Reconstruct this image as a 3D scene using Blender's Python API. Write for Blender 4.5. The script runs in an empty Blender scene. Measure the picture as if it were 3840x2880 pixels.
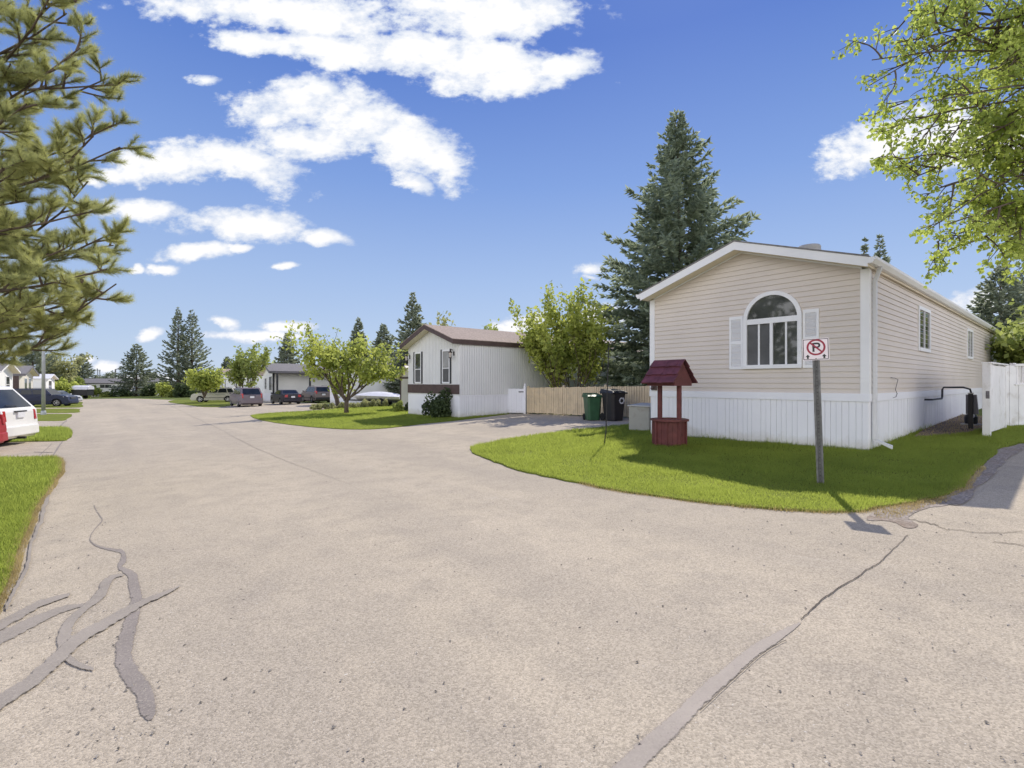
import bpy, bmesh, math, random
import numpy as np
from mathutils import Vector, Matrix, noise as mnoise

SC = bpy.context.scene
COL = SC.collection
R = math.radians
# ---------------------------------------------------------------- place
F, CX, CY, H = 1830.0, 1920.0, 1434.0, 1.536   # survey of the photograph: focal length, centre, horizon, eye height
U = Vector((-0.6476, 0.762, 0)); N = Vector((0.762, 0.6476, 0))   # along the street / away from the street

def gz(x):
    """height of the gently sloping ground"""
    if x > 22: return 0.605
    if x >= -26: return 0.0275 * x
    if x >= -150: return -0.715 + 0.010 * (x + 26)
    return -1.955

def G(px, py):
    """point of the ground seen at a place of the photograph (survey)"""
    a = (px - CX) / F; b = (py - CY) / F
    s = 20.0
    for _ in range(60):
        s = 0.5 * s + 0.5 * min((H - gz(a * s)) / max(b, 1e-4), 900)
    return Vector((a * s, s, gz(a * s)))

def P(px, py, Z):
    return Vector(((px - CX) / F * Z, Z, H + (CY - py) / F * Z))

# ---------------------------------------------------------------- objects
def wloc(o):
    v = Vector((0, 0, 0))
    while o is not None:
        v = v + o.location; o = o.parent
    return v

def tag(o, label=None, cat=None, group=None, kind=None):
    if label: o['label'] = label
    if cat: o['category'] = cat
    if group: o['group'] = group
    if kind: o['kind'] = kind
    return o

def thing(name, label, cat, loc, group=None, rz=0.0):
    o = bpy.data.objects.new(name, None); COL.objects.link(o)
    o.empty_display_size = 0.2
    o.location = loc; o.rotation_euler = (0, 0, rz)
    return tag(o, label, cat, group)

def link(name, me, m, parent=None, loc=(0, 0, 0)):
    o = bpy.data.objects.new(name, me); COL.objects.link(o)
    if m is not None and len(me.materials) == 0: me.materials.append(m)
    o.location = loc
    if parent is not None: o.parent = parent
    return o

def copy_tree(o, parent=None):
    c = o.copy(); COL.objects.link(c)
    if parent is not None: c.parent = parent
    for ch in list(o.children): copy_tree(ch, c)
    return c

class MB:
    def __init__(self): self.v = []; self.f = []
    def add(self, vs, fs):
        k = len(self.v)
        self.v += [Vector(p) for p in vs]
        self.f += [tuple(i + k for i in f) for f in fs]
        return self
    def hexa(self, p):
        return self.add(p, [(0, 1, 2, 3), (7, 6, 5, 4), (0, 4, 5, 1), (1, 5, 6, 2), (2, 6, 7, 3), (3, 7, 4, 0)])
    def fbox(self, fr, a0, a1, b0, b1, z0, z1):
        return self.hexa([fr(a0, b0, z0), fr(a1, b0, z0), fr(a1, b1, z0), fr(a0, b1, z0),
                          fr(a0, b0, z1), fr(a1, b0, z1), fr(a1, b1, z1), fr(a0, b1, z1)])
    def prism(self, base, top):
        n = len(base)
        return self.add(list(base) + list(top), [tuple(range(n))[::-1], tuple(range(n, 2 * n))] +
                        [(i, (i + 1) % n, n + (i + 1) % n, n + i) for i in range(n)])
    def quad(self, *p): return self.add(p, [tuple(range(len(p)))])
    def tube(self, pts, rads, n=6, cap=True):
        pts = [Vector(p) for p in pts]
        if not hasattr(rads, '__len__'): rads = [rads] * len(pts)
        k0 = len(self.v); ref = None
        for i, p in enumerate(pts):
            d = (pts[min(i + 1, len(pts) - 1)] - pts[max(i - 1, 0)])
            if d.length < 1e-9: d = Vector((0, 0, 1))
            d.normalize()
            if ref is None:
                ref = Vector((1, 0, 0)) if abs(d.x) < 0.8 else Vector((0, 1, 0))
            s = d.cross(ref)
            if s.length < 1e-6: s = d.cross(Vector((0, 1, 0.3)))
            s.normalize(); t = s.cross(d); ref = t
            for j in range(n):
                a = 2 * math.pi * j / n
                self.v.append(p + (s * math.cos(a) + t * math.sin(a)) * rads[i])
            ref = t
        for i in range(len(pts) - 1):
            for j in range(n):
                a = k0 + i * n + j; b = k0 + i * n + (j + 1) % n
                self.f.append((a, b, b + n, a + n))
        if cap:
            self.f.append(tuple(k0 + j for j in range(n))[::-1])
            self.f.append(tuple(k0 + (len(pts) - 1) * n + j for j in range(n)))
        return self
    def lathe(self, prof, M, n=16):
        """profile (r, z) turned about the local z of matrix M"""
        vs = []
        for r, z in prof:
            for j in range(n):
                a = 2 * math.pi * j / n
                vs.append(M @ Vector((r * math.cos(a), r * math.sin(a), z)))
        fs = []
        for i in range(len(prof) - 1):
            for j in range(n):
                fs.append((i * n + j, i * n + (j + 1) % n, (i + 1) * n + (j + 1) % n, (i + 1) * n + j))
        fs.append(tuple(range(n))[::-1]); fs.append(tuple((len(prof) - 1) * n + j for j in range(n)))
        return self.add(vs, fs)
    def build(self, name, m, parent=None, smooth=False, bevel=0.0, local=False, recalc=True, seg=1):
        off = Vector((0, 0, 0)) if (local or parent is None) else wloc(parent)
        me = bpy.data.meshes.new(name)
        me.from_pydata([tuple(p - off) for p in self.v], [], self.f)
        if recalc or bevel:
            bm = bmesh.new(); bm.from_mesh(me)
            if bevel:
                bmesh.ops.remove_doubles(bm, verts=bm.verts, dist=1e-5)
                bmesh.ops.recalc_face_normals(bm, faces=bm.faces)
                es = [e for e in bm.edges if len(e.link_faces) == 2 and e.calc_face_angle(0) > 0.5]
                bmesh.ops.bevel(bm, geom=es, offset=bevel, segments=seg, profile=0.6, affect='EDGES', clamp_overlap=True)
            bmesh.ops.recalc_face_normals(bm, faces=bm.faces)
            bm.to_mesh(me); bm.free()
        if smooth:
            me.polygons.foreach_set('use_smooth', [True] * len(me.polygons))
        return link(name, me, m, parent)

def np_mesh(name, verts, k, m, parent=None, offset=None, smooth=False):
    """many separate k-gons, verts is (n*k, 3)"""
    verts = np.asarray(verts, dtype=np.float32)
    if parent is not None and offset is None: offset = wloc(parent)
    if offset is not None: verts = verts - np.array(offset, dtype=np.float32)
    nv = len(verts); nf = nv // k
    me = bpy.data.meshes.new(name)
    me.vertices.add(nv); me.vertices.foreach_set('co', verts.ravel())
    me.loops.add(nv); me.loops.foreach_set('vertex_index', np.arange(nv, dtype=np.int32))
    me.polygons.add(nf)
    me.polygons.foreach_set('loop_start', np.arange(0, nv, k, dtype=np.int32))
    try: me.polygons.foreach_set('loop_total', np.full(nf, k, dtype=np.int32))
    except Exception: pass
    me.update(calc_edges=True); me.validate()
    return link(name, me, m, parent)

def frame(o, e1, e2):
    ox, oy = o[0], o[1]
    def fr(a, b, z): return Vector((ox + e1[0] * a + e2[0] * b, oy + e1[1] * a + e2[1] * b, z))
    return fr

# ---------------------------------------------------------------- materials
def nodes_of(name):
    m = bpy.data.materials.new(name); m.use_nodes = True
    nt = m.node_tree; b = nt.nodes['Principled BSDF']
    return m, nt, b

def mixcol(nt, fac, a, b, bt='MIX'):
    n = nt.nodes.new('ShaderNodeMix'); n.data_type = 'RGBA'; n.blend_type = bt
    if isinstance(fac, (int, float)): n.inputs[0].default_value = fac
    else: nt.links.new(fac, n.inputs[0])
    for s, i in ((a, 6), (b, 7)):
        if isinstance(s, (tuple, list)): n.inputs[i].default_value = (*s[:3], 1)
        else: nt.links.new(s, n.inputs[i])
    return n.outputs[2]

def noise_tex(nt, scale, detail=4, rough=0.55, vec=None, kind='Object', dist=0.0):
    n = nt.nodes.new('ShaderNodeTexNoise')
    n.inputs['Scale'].default_value = scale; n.inputs['Detail'].default_value = detail
    n.inputs['Roughness'].default_value = rough; n.inputs['Distortion'].default_value = dist
    if vec is None:
        tc = nt.nodes.new('ShaderNodeTexCoord'); vec = tc.outputs[kind]
    nt.links.new(vec, n.inputs['Vector'])
    return n.outputs['Fac']

def ramp(nt, fac, p0, p1, c0=(0, 0, 0), c1=(1, 1, 1)):
    r = nt.nodes.new('ShaderNodeValToRGB')
    r.color_ramp.elements[0].position = p0; r.color_ramp.elements[1].position = p1
    r.color_ramp.elements[0].color = (*c0, 1); r.color_ramp.elements[1].color = (*c1, 1)
    nt.links.new(fac, r.inputs['Fac'])
    return r.outputs['Color']

def mat(name, col, rough=0.6, var=0.12, scale=3.0, metal=0.0, spec=0.4, bump=0.0, bscale=60.0, dirt=None, coat=0.0):
    m, nt, b = nodes_of(name)
    f = noise_tex(nt, scale, 5)
    lo = tuple(max(0, c * (1 - var)) for c in col); hi = tuple(min(1, c * (1 + var)) for c in col)
    c = mixcol(nt, ramp(nt, f, 0.3, 0.7), lo, hi)
    if dirt:
        g = noise_tex(nt, dirt[1], 6, 0.65)
        c = mixcol(nt, ramp(nt, g, 0.52, 0.75), c, dirt[0])
    nt.links.new(c, b.inputs['Base Color'])
    b.inputs['Roughness'].default_value = rough; b.inputs['Metallic'].default_value = metal
    b.inputs['Specular IOR Level'].default_value = spec
    if coat: b.inputs['Coat Weight'].default_value = coat; b.inputs['Coat Roughness'].default_value = 0.05
    if bump:
        bn = nt.nodes.new('ShaderNodeBump'); bn.inputs['Strength'].default_value = bump; bn.inputs['Distance'].default_value = 0.01
        nt.links.new(noise_tex(nt, bscale, 3), bn.inputs['Height']); nt.links.new(bn.outputs[0], b.inputs['Normal'])
    return m

def leaf_mat(name, dark, light, trans=0.45, rough=0.55, scale=0.6, spec=0.25, tl=None):
    m, nt, b = nodes_of(name)
    geo = nt.nodes.new('ShaderNodeNewGeometry')
    f = noise_tex(nt, scale, 3)
    mx = nt.nodes.new('ShaderNodeMath'); mx.operation = 'MULTIPLY_ADD'
    nt.links.new(geo.outputs['Random Per Island'], mx.inputs[0]); mx.inputs[1].default_value = 0.6
    ad = nt.nodes.new('ShaderNodeMath'); ad.operation = 'MULTIPLY_ADD'
    nt.links.new(f, ad.inputs[0]); ad.inputs[1].default_value = 1.6; ad.inputs[2].default_value = -0.6
    nt.links.new(ad.outputs[0], mx.inputs[2])
    c = mixcol(nt, ramp(nt, mx.outputs[0], 0.1, 0.9), dark, light)
    nt.links.new(c, b.inputs['Base Color'])
    b.inputs['Roughness'].default_value = rough; b.inputs['Specular IOR Level'].default_value = spec
    if trans > 0:
        t = nt.nodes.new('ShaderNodeBsdfTranslucent')
        tcol = mixcol(nt, 0.5, c, tl or tuple(min(1, x * 1.3) for x in light))
        nt.links.new(tcol, t.inputs['Color'])
        mxs = nt.nodes.new('ShaderNodeMixShader'); mxs.inputs[0].default_value = trans
        nt.links.new(b.outputs[0], mxs.inputs[1]); nt.links.new(t.outputs[0], mxs.inputs[2])
        nt.links.new(mxs.outputs[0], nt.nodes['Material Output'].inputs['Surface'])
    return m

def glass_mat(name, col, rough=0.04, spec=0.6, var=0.4, scale=2.0):
    m = mat(name, col, rough, var, scale, spec=spec)
    return m

M = {}
M['bark'] = mat('bark', (0.10, 0.075, 0.055), 0.9, 0.35, 9, bump=0.6, bscale=40)
M['bark_grey'] = mat('bark_grey', (0.20, 0.17, 0.14), 0.9, 0.35, 9, bump=0.6, bscale=40)
M['spruce'] = leaf_mat('spruce_needles', (0.085, 0.115, 0.080), (0.44, 0.50, 0.34), 0.48, scale=0.55)
M['spruce_far'] = leaf_mat('far_spruce_needles', (0.10, 0.125, 0.095), (0.40, 0.44, 0.31), 0.48, scale=0.35)
M['pine'] = leaf_mat('pine_needles', (0.12, 0.15, 0.075), (0.54, 0.55, 0.22), 0.52, scale=1.3)
M['poplar'] = leaf_mat('poplar_leaves', (0.14, 0.20, 0.04), (0.54, 0.62, 0.14), 0.55, scale=1.2, spec=0.5)
M['green_bright'] = leaf_mat('bright_leaves', (0.16, 0.21, 0.045), (0.56, 0.60, 0.15), 0.5, scale=0.5)
M['green_mid'] = leaf_mat('mid_leaves', (0.12, 0.165, 0.045), (0.44, 0.49, 0.14), 0.45, scale=0.5)
M['green_dark'] = leaf_mat('dark_leaves', (0.03, 0.05, 0.022), (0.10, 0.135, 0.055), 0.3, scale=1.5)
M['green_pale'] = leaf_mat('pale_leaves', (0.24, 0.25, 0.11), (0.55, 0.55, 0.27), 0.45, scale=0.8)
M['white_vinyl'] = mat('white_vinyl', (0.82, 0.815, 0.82), 0.45, 0.05, 1.2, spec=0.4)
M['white_paint'] = mat('white_paint', (0.80, 0.79, 0.79), 0.6, 0.07, 2.0, dirt=((0.55, 0.52, 0.48), 3.0))
M['white_skirt'] = mat('white_skirting', (0.80, 0.80, 0.84), 0.6, 0.06, 1.0, dirt=((0.66, 0.66, 0.66), 2.5))
def skirt_mat():
    m, nt, b = nodes_of('white_skirting')
    tc = nt.nodes.new('ShaderNodeTexCoord'); sp = nt.nodes.new('ShaderNodeSeparateXYZ'); nt.links.new(tc.outputs['Object'], sp.inputs[0])
    n1 = noise_tex(nt, 3.0, 6, 0.65); n2 = noise_tex(nt, 0.9, 4)
    c = mixcol(nt, ramp(nt, n2, 0.3, 0.7), (0.77, 0.77, 0.81), (0.84, 0.84, 0.87))
    a = nt.nodes.new('ShaderNodeMath'); a.operation = 'MULTIPLY_ADD'; nt.links.new(n1, a.inputs[0]); a.inputs[1].default_value = 0.55; nt.links.new(sp.outputs[2], a.inputs[2])
    c = mixcol(nt, ramp(nt, a.outputs[0], 0.22, 0.52, (0.75, 0.75, 0.75), (0, 0, 0)), c, (0.50, 0.46, 0.39))
    nt.links.new(c, b.inputs['Base Color']); b.inputs['Roughness'].default_value = 0.6
    return m
M['white_skirt'] = skirt_mat()
M['siding'] = mat('beige_siding', (0.66, 0.592, 0.53), 0.55, 0.05, 0.7, spec=0.35, bump=0.08, bscale=90)
M['siding_grey'] = mat('pale_grey_siding', (0.74, 0.74, 0.73), 0.6, 0.04, 0.8)
M['wall_white'] = mat('white_wall', (0.80, 0.80, 0.79), 0.6, 0.05, 0.7)
M['wall_cream'] = mat('cream_wall', (0.66, 0.62, 0.55), 0.6, 0.05, 0.7)
M['brown_trim'] = mat('brown_trim', (0.085, 0.055, 0.05), 0.6, 0.2, 4)
M['black_trim'] = mat('black_trim', (0.03, 0.03, 0.035), 0.5, 0.2, 4)
M['grey_trim'] = mat('grey_trim', (0.16, 0.15, 0.16), 0.5, 0.15, 4)
M['shingle_grey'] = mat('grey_shingles', (0.20, 0.19, 0.19), 0.9, 0.25, 14, bump=0.5, bscale=70)
M['shingle_tan'] = mat('tan_shingles', (0.30, 0.235, 0.20), 0.9, 0.28, 10, bump=0.5, bscale=60)
M['soffit'] = mat('cream_soffit', (0.80, 0.72, 0.58), 0.6, 0.04, 1)
M['glass'] = glass_mat('window_glass', (0.055, 0.060, 0.058), 0.04, 0.9, 0.5, 1.4)
M['glass_blind'] = glass_mat('window_with_blind', (0.30, 0.29, 0.27), 0.15, 0.5, 0.2)
M['screen'] = mat('insect_screen', (0.12, 0.12, 0.12), 0.8, 0.2, 3, spec=0.1)
M['red_wood'] = mat('red_painted_wood', (0.125, 0.036, 0.034), 0.65, 0.28, 6, bump=0.25, bscale=35)
M['red_shingle'] = mat('red_painted_shingles', (0.130, 0.040, 0.052), 0.75, 0.3, 7, bump=0.4, bscale=40)
M['dark_hole'] = mat('dark_inside', (0.02, 0.015, 0.015), 0.9)
M['galv'] = mat('galvanised_steel', (0.165, 0.165, 0.160), 0.6, 0.3, 12, metal=0.35, spec=0.3)
M['galv_pole'] = mat('galvanised_pole', (0.40, 0.42, 0.44), 0.5, 0.12, 3, metal=0.4, spec=0.5)
M['sign_white'] = mat('sign_white', (0.80, 0.72, 0.73), 0.4, 0.04, 6)
M['sign_red'] = mat('sign_red', (0.30, 0.025, 0.05), 0.45, 0.08, 6)
M['sign_black'] = mat('sign_black', (0.03, 0.03, 0.03), 0.45, 0.1, 6)
M['utility'] = mat('utility_box_paint', (0.36, 0.35, 0.31), 0.6, 0.10, 3, dirt=((0.25, 0.23, 0.2), 3))
M['black_iron'] = mat('black_iron', (0.025, 0.022, 0.022), 0.55, 0.2, 8)
M['bin_black'] = mat('black_plastic', (0.020, 0.018, 0.020), 0.4, 0.2, 4, spec=0.5)
M['bin_green'] = mat('green_plastic', (0.035, 0.10, 0.045), 0.4, 0.15, 4, spec=0.5)
M['cedar'] = mat('pale_painted_pickets', (0.62, 0.50, 0.33), 0.75, 0.14, 2.2, bump=0.2, bscale=50, dirt=((0.46, 0.38, 0.27), 4))
M['soil'] = mat('bare_soil', (0.15, 0.108, 0.078), 0.95, 0.45, 4, bump=1.0, bscale=22, dirt=((0.30, 0.225, 0.165), 6))
M['rubber'] = mat('tyre_rubber', (0.022, 0.022, 0.023), 0.8, 0.2, 6, spec=0.2)
M['rim'] = mat('alloy_rim', (0.45, 0.45, 0.46), 0.35, 0.1, 6, metal=0.8)
M['car_glass'] = glass_mat('tinted_car_glass', (0.018, 0.022, 0.027), 0.04, 0.42)
M['lamp_red'] = mat('red_lamp_lens', (0.42, 0.02, 0.025), 0.2, 0.1, 8, spec=0.6)
M['lamp_clear'] = mat('clear_lamp_lens', (0.70, 0.70, 0.72), 0.12, 0.08, 8, spec=0.7)
M['plate'] = mat('licence_plate', (0.72, 0.72, 0.74), 0.4, 0.08, 20)
M['car_black'] = mat('black_car_trim', (0.022, 0.022, 0.024), 0.5, 0.15, 6)
M['lantern'] = mat('lantern_metal', (0.04, 0.03, 0.028), 0.5, 0.2, 8)
M['lantern_glass'] = mat('lantern_glass', (0.55, 0.5, 0.45), 0.2, 0.1, 8)
M['tarp'] = mat('grey_white_cover', (0.66, 0.66, 0.70), 0.6, 0.08, 2)
M['concrete'] = mat('concrete', (0.42, 0.41, 0.38), 0.9, 0.12, 4, bump=0.3)
M['stack'] = mat('far_tower_steel', (0.34, 0.37, 0.42), 0.8, 0.08, 0.2)
def paint(name, col): return mat(name, col, 0.40, 0.05, 1.0, metal=0.1, spec=0.3, coat=0.12)
M['p_white'] = mat('white_car_paint', (0.78, 0.77, 0.74), 0.3, 0.03, 1.0, coat=0.5)
M['p_red'] = paint('red_car_paint', (0.36, 0.035, 0.045))
M['p_beige'] = paint('pale_beige_car_paint', (0.52, 0.50, 0.43))
M['p_mauve'] = paint('grey_mauve_car_paint', (0.17, 0.14, 0.155))
M['p_dark'] = paint('black_car_paint', (0.035, 0.033, 0.042))
M['p_brown'] = paint('brown_grey_car_paint', (0.20, 0.165, 0.155))
M['p_navy'] = paint('navy_car_paint', (0.025, 0.032, 0.065))
M['p_silver'] = paint('silver_car_paint', (0.45, 0.46, 0.47))

# ground materials --------------------------------------------------
def asphalt_mat():
    m, nt, b = nodes_of('worn_asphalt')
    tc = nt.nodes.new('ShaderNodeTexCoord'); v = tc.outputs['Object']
    big = noise_tex(nt, 0.35, 5, 0.6, v); mid = noise_tex(nt, 2.2, 6, 0.65, v)
    c = mixcol(nt, ramp(nt, big, 0.3, 0.7), (0.43, 0.372, 0.287), (0.50, 0.432, 0.335))
    c = mixcol(nt, ramp(nt, mid, 0.45, 0.8), c, (0.355, 0.31, 0.248))
    # worn wheel lanes and dusty streaks along the street
    mr = nt.nodes.new('ShaderNodeMapping'); mr.inputs['Rotation'].default_value = (0, 0, -2.2750); nt.links.new(v, mr.inputs[0])
    mp = nt.nodes.new('ShaderNodeMapping'); mp.inputs['Scale'].default_value = (0.07, 0.75, 1); nt.links.new(mr.outputs[0], mp.inputs[0]); ln = noise_tex(nt, 1.0, 4, 0.55, mp.outputs[0])
    c = mixcol(nt, ramp(nt, ln, 0.42, 0.80), c, (0.36, 0.315, 0.255))
    st_ = noise_tex(nt, 0.9, 7, 0.72, v, dist=0.6)
    c = mixcol(nt, ramp(nt, st_, 0.56, 0.84), c, (0.33, 0.29, 0.24))
    c = mixcol(nt, ramp(nt, st_, 0.24, 0.38, (1, 1, 1), (0, 0, 0)), c, (0.48, 0.425, 0.345))
    # aggregate
    vo = nt.nodes.new('ShaderNodeTexVoronoi'); vo.inputs['Scale'].default_value = 120
    nt.links.new(v, vo.inputs['Vector'])
    st = ramp(nt, vo.outputs['Distance'], 0.15, 0.75, (1, 1, 1), (0, 0, 0))
    sep = nt.nodes.new('ShaderNodeSeparateColor'); nt.links.new(vo.outputs['Color'], sep.inputs[0])
    stone = ramp(nt, sep.outputs[0], 0.0, 1.0, (0.66, 0.65, 0.64), (1.30, 1.29, 1.28))
    c2 = mixcol(nt, 1.0, c, stone, 'MULTIPLY')
    c = mixcol(nt, 0.75, c, c2)
    pit = noise_tex(nt, 38, 5, 0.75, v)
    c = mixcol(nt, ramp(nt, pit, 0.63, 0.70), c, (0.15, 0.13, 0.11))
    pit2 = noise_tex(nt, 16, 3, 0.6, v)
    c = mixcol(nt, ramp(nt, pit2, 0.715, 0.74), c, (0.05, 0.045, 0.042))
    lite = noise_tex(nt, 55, 2, 0.6, v)
    c = mixcol(nt, ramp(nt, lite, 0.69, 0.76), c, (0.62, 0.58, 0.51))
    nt.links.new(c, b.inputs['Base Color']); b.inputs['Roughness'].default_value = 0.92
    b.inputs['Specular IOR Level'].default_value = 0.2
    bn = nt.nodes.new('ShaderNodeBump'); bn.inputs['Strength'].default_value = 0.4; bn.inputs['Distance'].default_value = 0.005
    hh = nt.nodes.new('ShaderNodeMath'); hh.operation = 'ADD'
    nt.links.new(st, hh.inputs[0]); nt.links.new(pit, hh.inputs[1])
    nt.links.new(hh.outputs[0], bn.inputs['Height']); nt.links.new(bn.outputs[0], b.inputs['Normal'])
    return m
M['asphalt'] = asphalt_mat()

def seal_mat(name, col, amt):
    """old sealant worn into the asphalt; the 'edge' attribute (0 at the rim, 1 inside) frays its border"""
    m, nt, b = nodes_of(name)
    tc = nt.nodes.new('ShaderNodeTexCoord'); v = tc.outputs['Object']
    f = noise_tex(nt, 30, 5, 0.7, v); g = noise_tex(nt, 2.4, 4, 0.6, v); s = noise_tex(nt, 95, 3, 0.7, v)
    c = mixcol(nt, ramp(nt, f, 0.35, 0.75), col, tuple(x * 1.25 for x in col))
    c = mixcol(nt, ramp(nt, g, 0.35, 0.75), c, tuple(x * 1.40 for x in col))
    c = mixcol(nt, ramp(nt, s, 0.52, 0.70), c, (0.40, 0.355, 0.29))
    c = mixcol(nt, ramp(nt, s, 0.28, 0.36, (1, 1, 1), (0, 0, 0)), c, tuple(x * 0.6 for x in col))
    nt.links.new(c, b.inputs['Base Color']); b.inputs['Roughness'].default_value = 0.8
    b.inputs['Specular IOR Level'].default_value = 0.25
    at = nt.nodes.new('ShaderNodeAttribute'); at.attribute_name = 'edge'
    k = noise_tex(nt, 26, 7, 0.75, v)
    ad = nt.nodes.new('ShaderNodeMath'); ad.operation = 'MULTIPLY_ADD'
    nt.links.new(k, ad.inputs[0]); ad.inputs[1].default_value = -1.5; nt.links.new(at.outputs['Fac'], ad.inputs[2])
    t = nt.nodes.new('ShaderNodeBsdfTransparent'); mx = nt.nodes.new('ShaderNodeMixShader')
    sh = nt.nodes.new('ShaderNodeMath'); sh.operation = 'ADD'; nt.links.new(ad.outputs[0], sh.inputs[0]); sh.inputs[1].default_value = amt
    nt.links.new(ramp(nt, sh.outputs[0], 0.06, 0.40), mx.inputs[0])
    nt.links.new(t.outputs[0], mx.inputs[1]); nt.links.new(b.outputs[0], mx.inputs[2])
    nt.links.new(mx.outputs[0], nt.nodes['Material Output'].inputs['Surface'])
    return m
M['seal'] = seal_mat('crack_sealant', (0.205, 0.178, 0.158), 0.55)
M['seal_light'] = seal_mat('worn_crack_sealant', (0.245, 0.215, 0.182), 0.38)
M['patch'] = seal_mat('asphalt_patch_strip', (0.29, 0.252, 0.215), 0.55)
M['crack'] = mat('dark_crack', (0.11, 0.095, 0.08), 0.95, 0.3, 8, spec=0.1)

def lawn_mat(name, a, bcol, dry):
    m, nt, b = nodes_of(name)
    tc = nt.nodes.new('ShaderNodeTexCoord'); v = tc.outputs['Object']
    f = noise_tex(nt, 0.9, 6, 0.65, v); h = noise_tex(nt, 22, 4, 0.7, v); d = noise_tex(nt, 0.45, 5, 0.6, v)
    c = mixcol(nt, ramp(nt, f, 0.3, 0.7), a, bcol)
    c = mixcol(nt, ramp(nt, h, 0.35, 0.75), mixcol(nt, 0.45, c, (0.03, 0.05, 0.01)), c)
    c = mixcol(nt, ramp(nt, d, 0.60, 0.85), c, dry)
    nt.links.new(c, b.inputs['Base Color']); b.inputs['Roughness'].default_value = 0.9
    b.inputs['Specular IOR Level'].default_value = 0.15
    bn = nt.nodes.new('ShaderNodeBump'); bn.inputs['Strength'].default_value = 0.8; bn.inputs['Distance'].default_value = 0.03
    nt.links.new(h, bn.inputs['Height']); nt.links.new(bn.outputs[0], b.inputs['Normal'])
    return m
M['lawn'] = lawn_mat('lawn_turf', (0.16, 0.19, 0.022), (0.24, 0.27, 0.035), (0.30, 0.28, 0.07))
M['field'] = lawn_mat('rough_grass', (0.12, 0.155, 0.030), (0.17, 0.20, 0.045), (0.22, 0.20, 0.07))
M['blade'] = leaf_mat('grass_blades', (0.055, 0.080, 0.014), (0.19, 0.235, 0.038), 0.70, scale=0.8, spec=0.10, tl=(0.78, 0.90, 0.19))
M['blade_dry'] = leaf_mat('dry_grass', (0.26, 0.20, 0.085), (0.55, 0.44, 0.21), 0.4, scale=1.5, spec=0.1)
def gravel_mat():
    m, nt, b = nodes_of('gravel')
    tc = nt.nodes.new('ShaderNodeTexCoord'); v = tc.outputs['Object']
    vo = nt.nodes.new('ShaderNodeTexVoronoi'); vo.inputs['Scale'].default_value = 45; nt.links.new(v, vo.inputs['Vector'])
    sep = nt.nodes.new('ShaderNodeSeparateColor'); nt.links.new(vo.outputs['Color'], sep.inputs[0])
    c = ramp(nt, sep.outputs[1], 0, 1, (0.18, 0.15, 0.125), (0.42, 0.36, 0.31))
    d = noise_tex(nt, 2.5, 5, 0.6, v); c = mixcol(nt, ramp(nt, d, 0.5, 0.75), c, (0.24, 0.175, 0.125))
    nt.links.new(c, b.inputs['Base Color']); b.inputs['Roughness'].default_value = 0.95
    bn = nt.nodes.new('ShaderNodeBump'); bn.inputs['Strength'].default_value = 0.9; bn.inputs['Distance'].default_value = 0.012
    bn.invert = True
    nt.links.new(vo.outputs['Distance'], bn.inputs['Height']); nt.links.new(bn.outputs[0], b.inputs['Normal'])
    return m
M['gravel'] = gravel_mat()
M['grit'] = leaf_mat('loose_grit', (0.10, 0.09, 0.08), (0.55, 0.49, 0.41), 0.0, scale=3)
# ---------------------------------------------------------------- camera, light, sky
cam_d = bpy.data.cameras.new('camera'); cam = bpy.data.objects.new('camera', cam_d); COL.objects.link(cam)
cam.location = (0, 0, H); cam.rotation_euler = (R(90), 0, 0)
cam_d.sensor_width = 36; cam_d.lens = F / 3840 * 36; cam_d.shift_y = (CY - 1440) / 3840
cam_d.clip_start = 0.05; cam_d.clip_end = 8000
SC.camera = cam
SC.cycles.max_bounces = 6; SC.cycles.diffuse_bounces = 3; SC.cycles.glossy_bounces = 3; SC.cycles.transmission_bounces = 3; SC.cycles.transparent_max_bounces = 6
SC.render.resolution_x = 1024; SC.render.resolution_y = 768
SC.view_settings.view_transform = 'Standard'; SC.view_settings.look = 'None'
SC.view_settings.exposure = 0; SC.view_settings.gamma = 1

SUN_EL = R(43.3); SUN_DIR = Vector((0.335, 0.942, 0)).normalized() * math.cos(SUN_EL) + Vector((0, 0, math.sin(SUN_EL)))
sd = bpy.data.lights.new('sun', 'SUN'); sun = bpy.data.objects.new('sun', sd); COL.objects.link(sun)
sd.energy = 4.6; sd.angle = R(0.53); sd.color = (1.0, 0.93, 0.82)
sun.rotation_euler = (-SUN_DIR).to_track_quat('-Z', 'Y').to_euler(); sun.location = (0, 0, 30)

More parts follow.
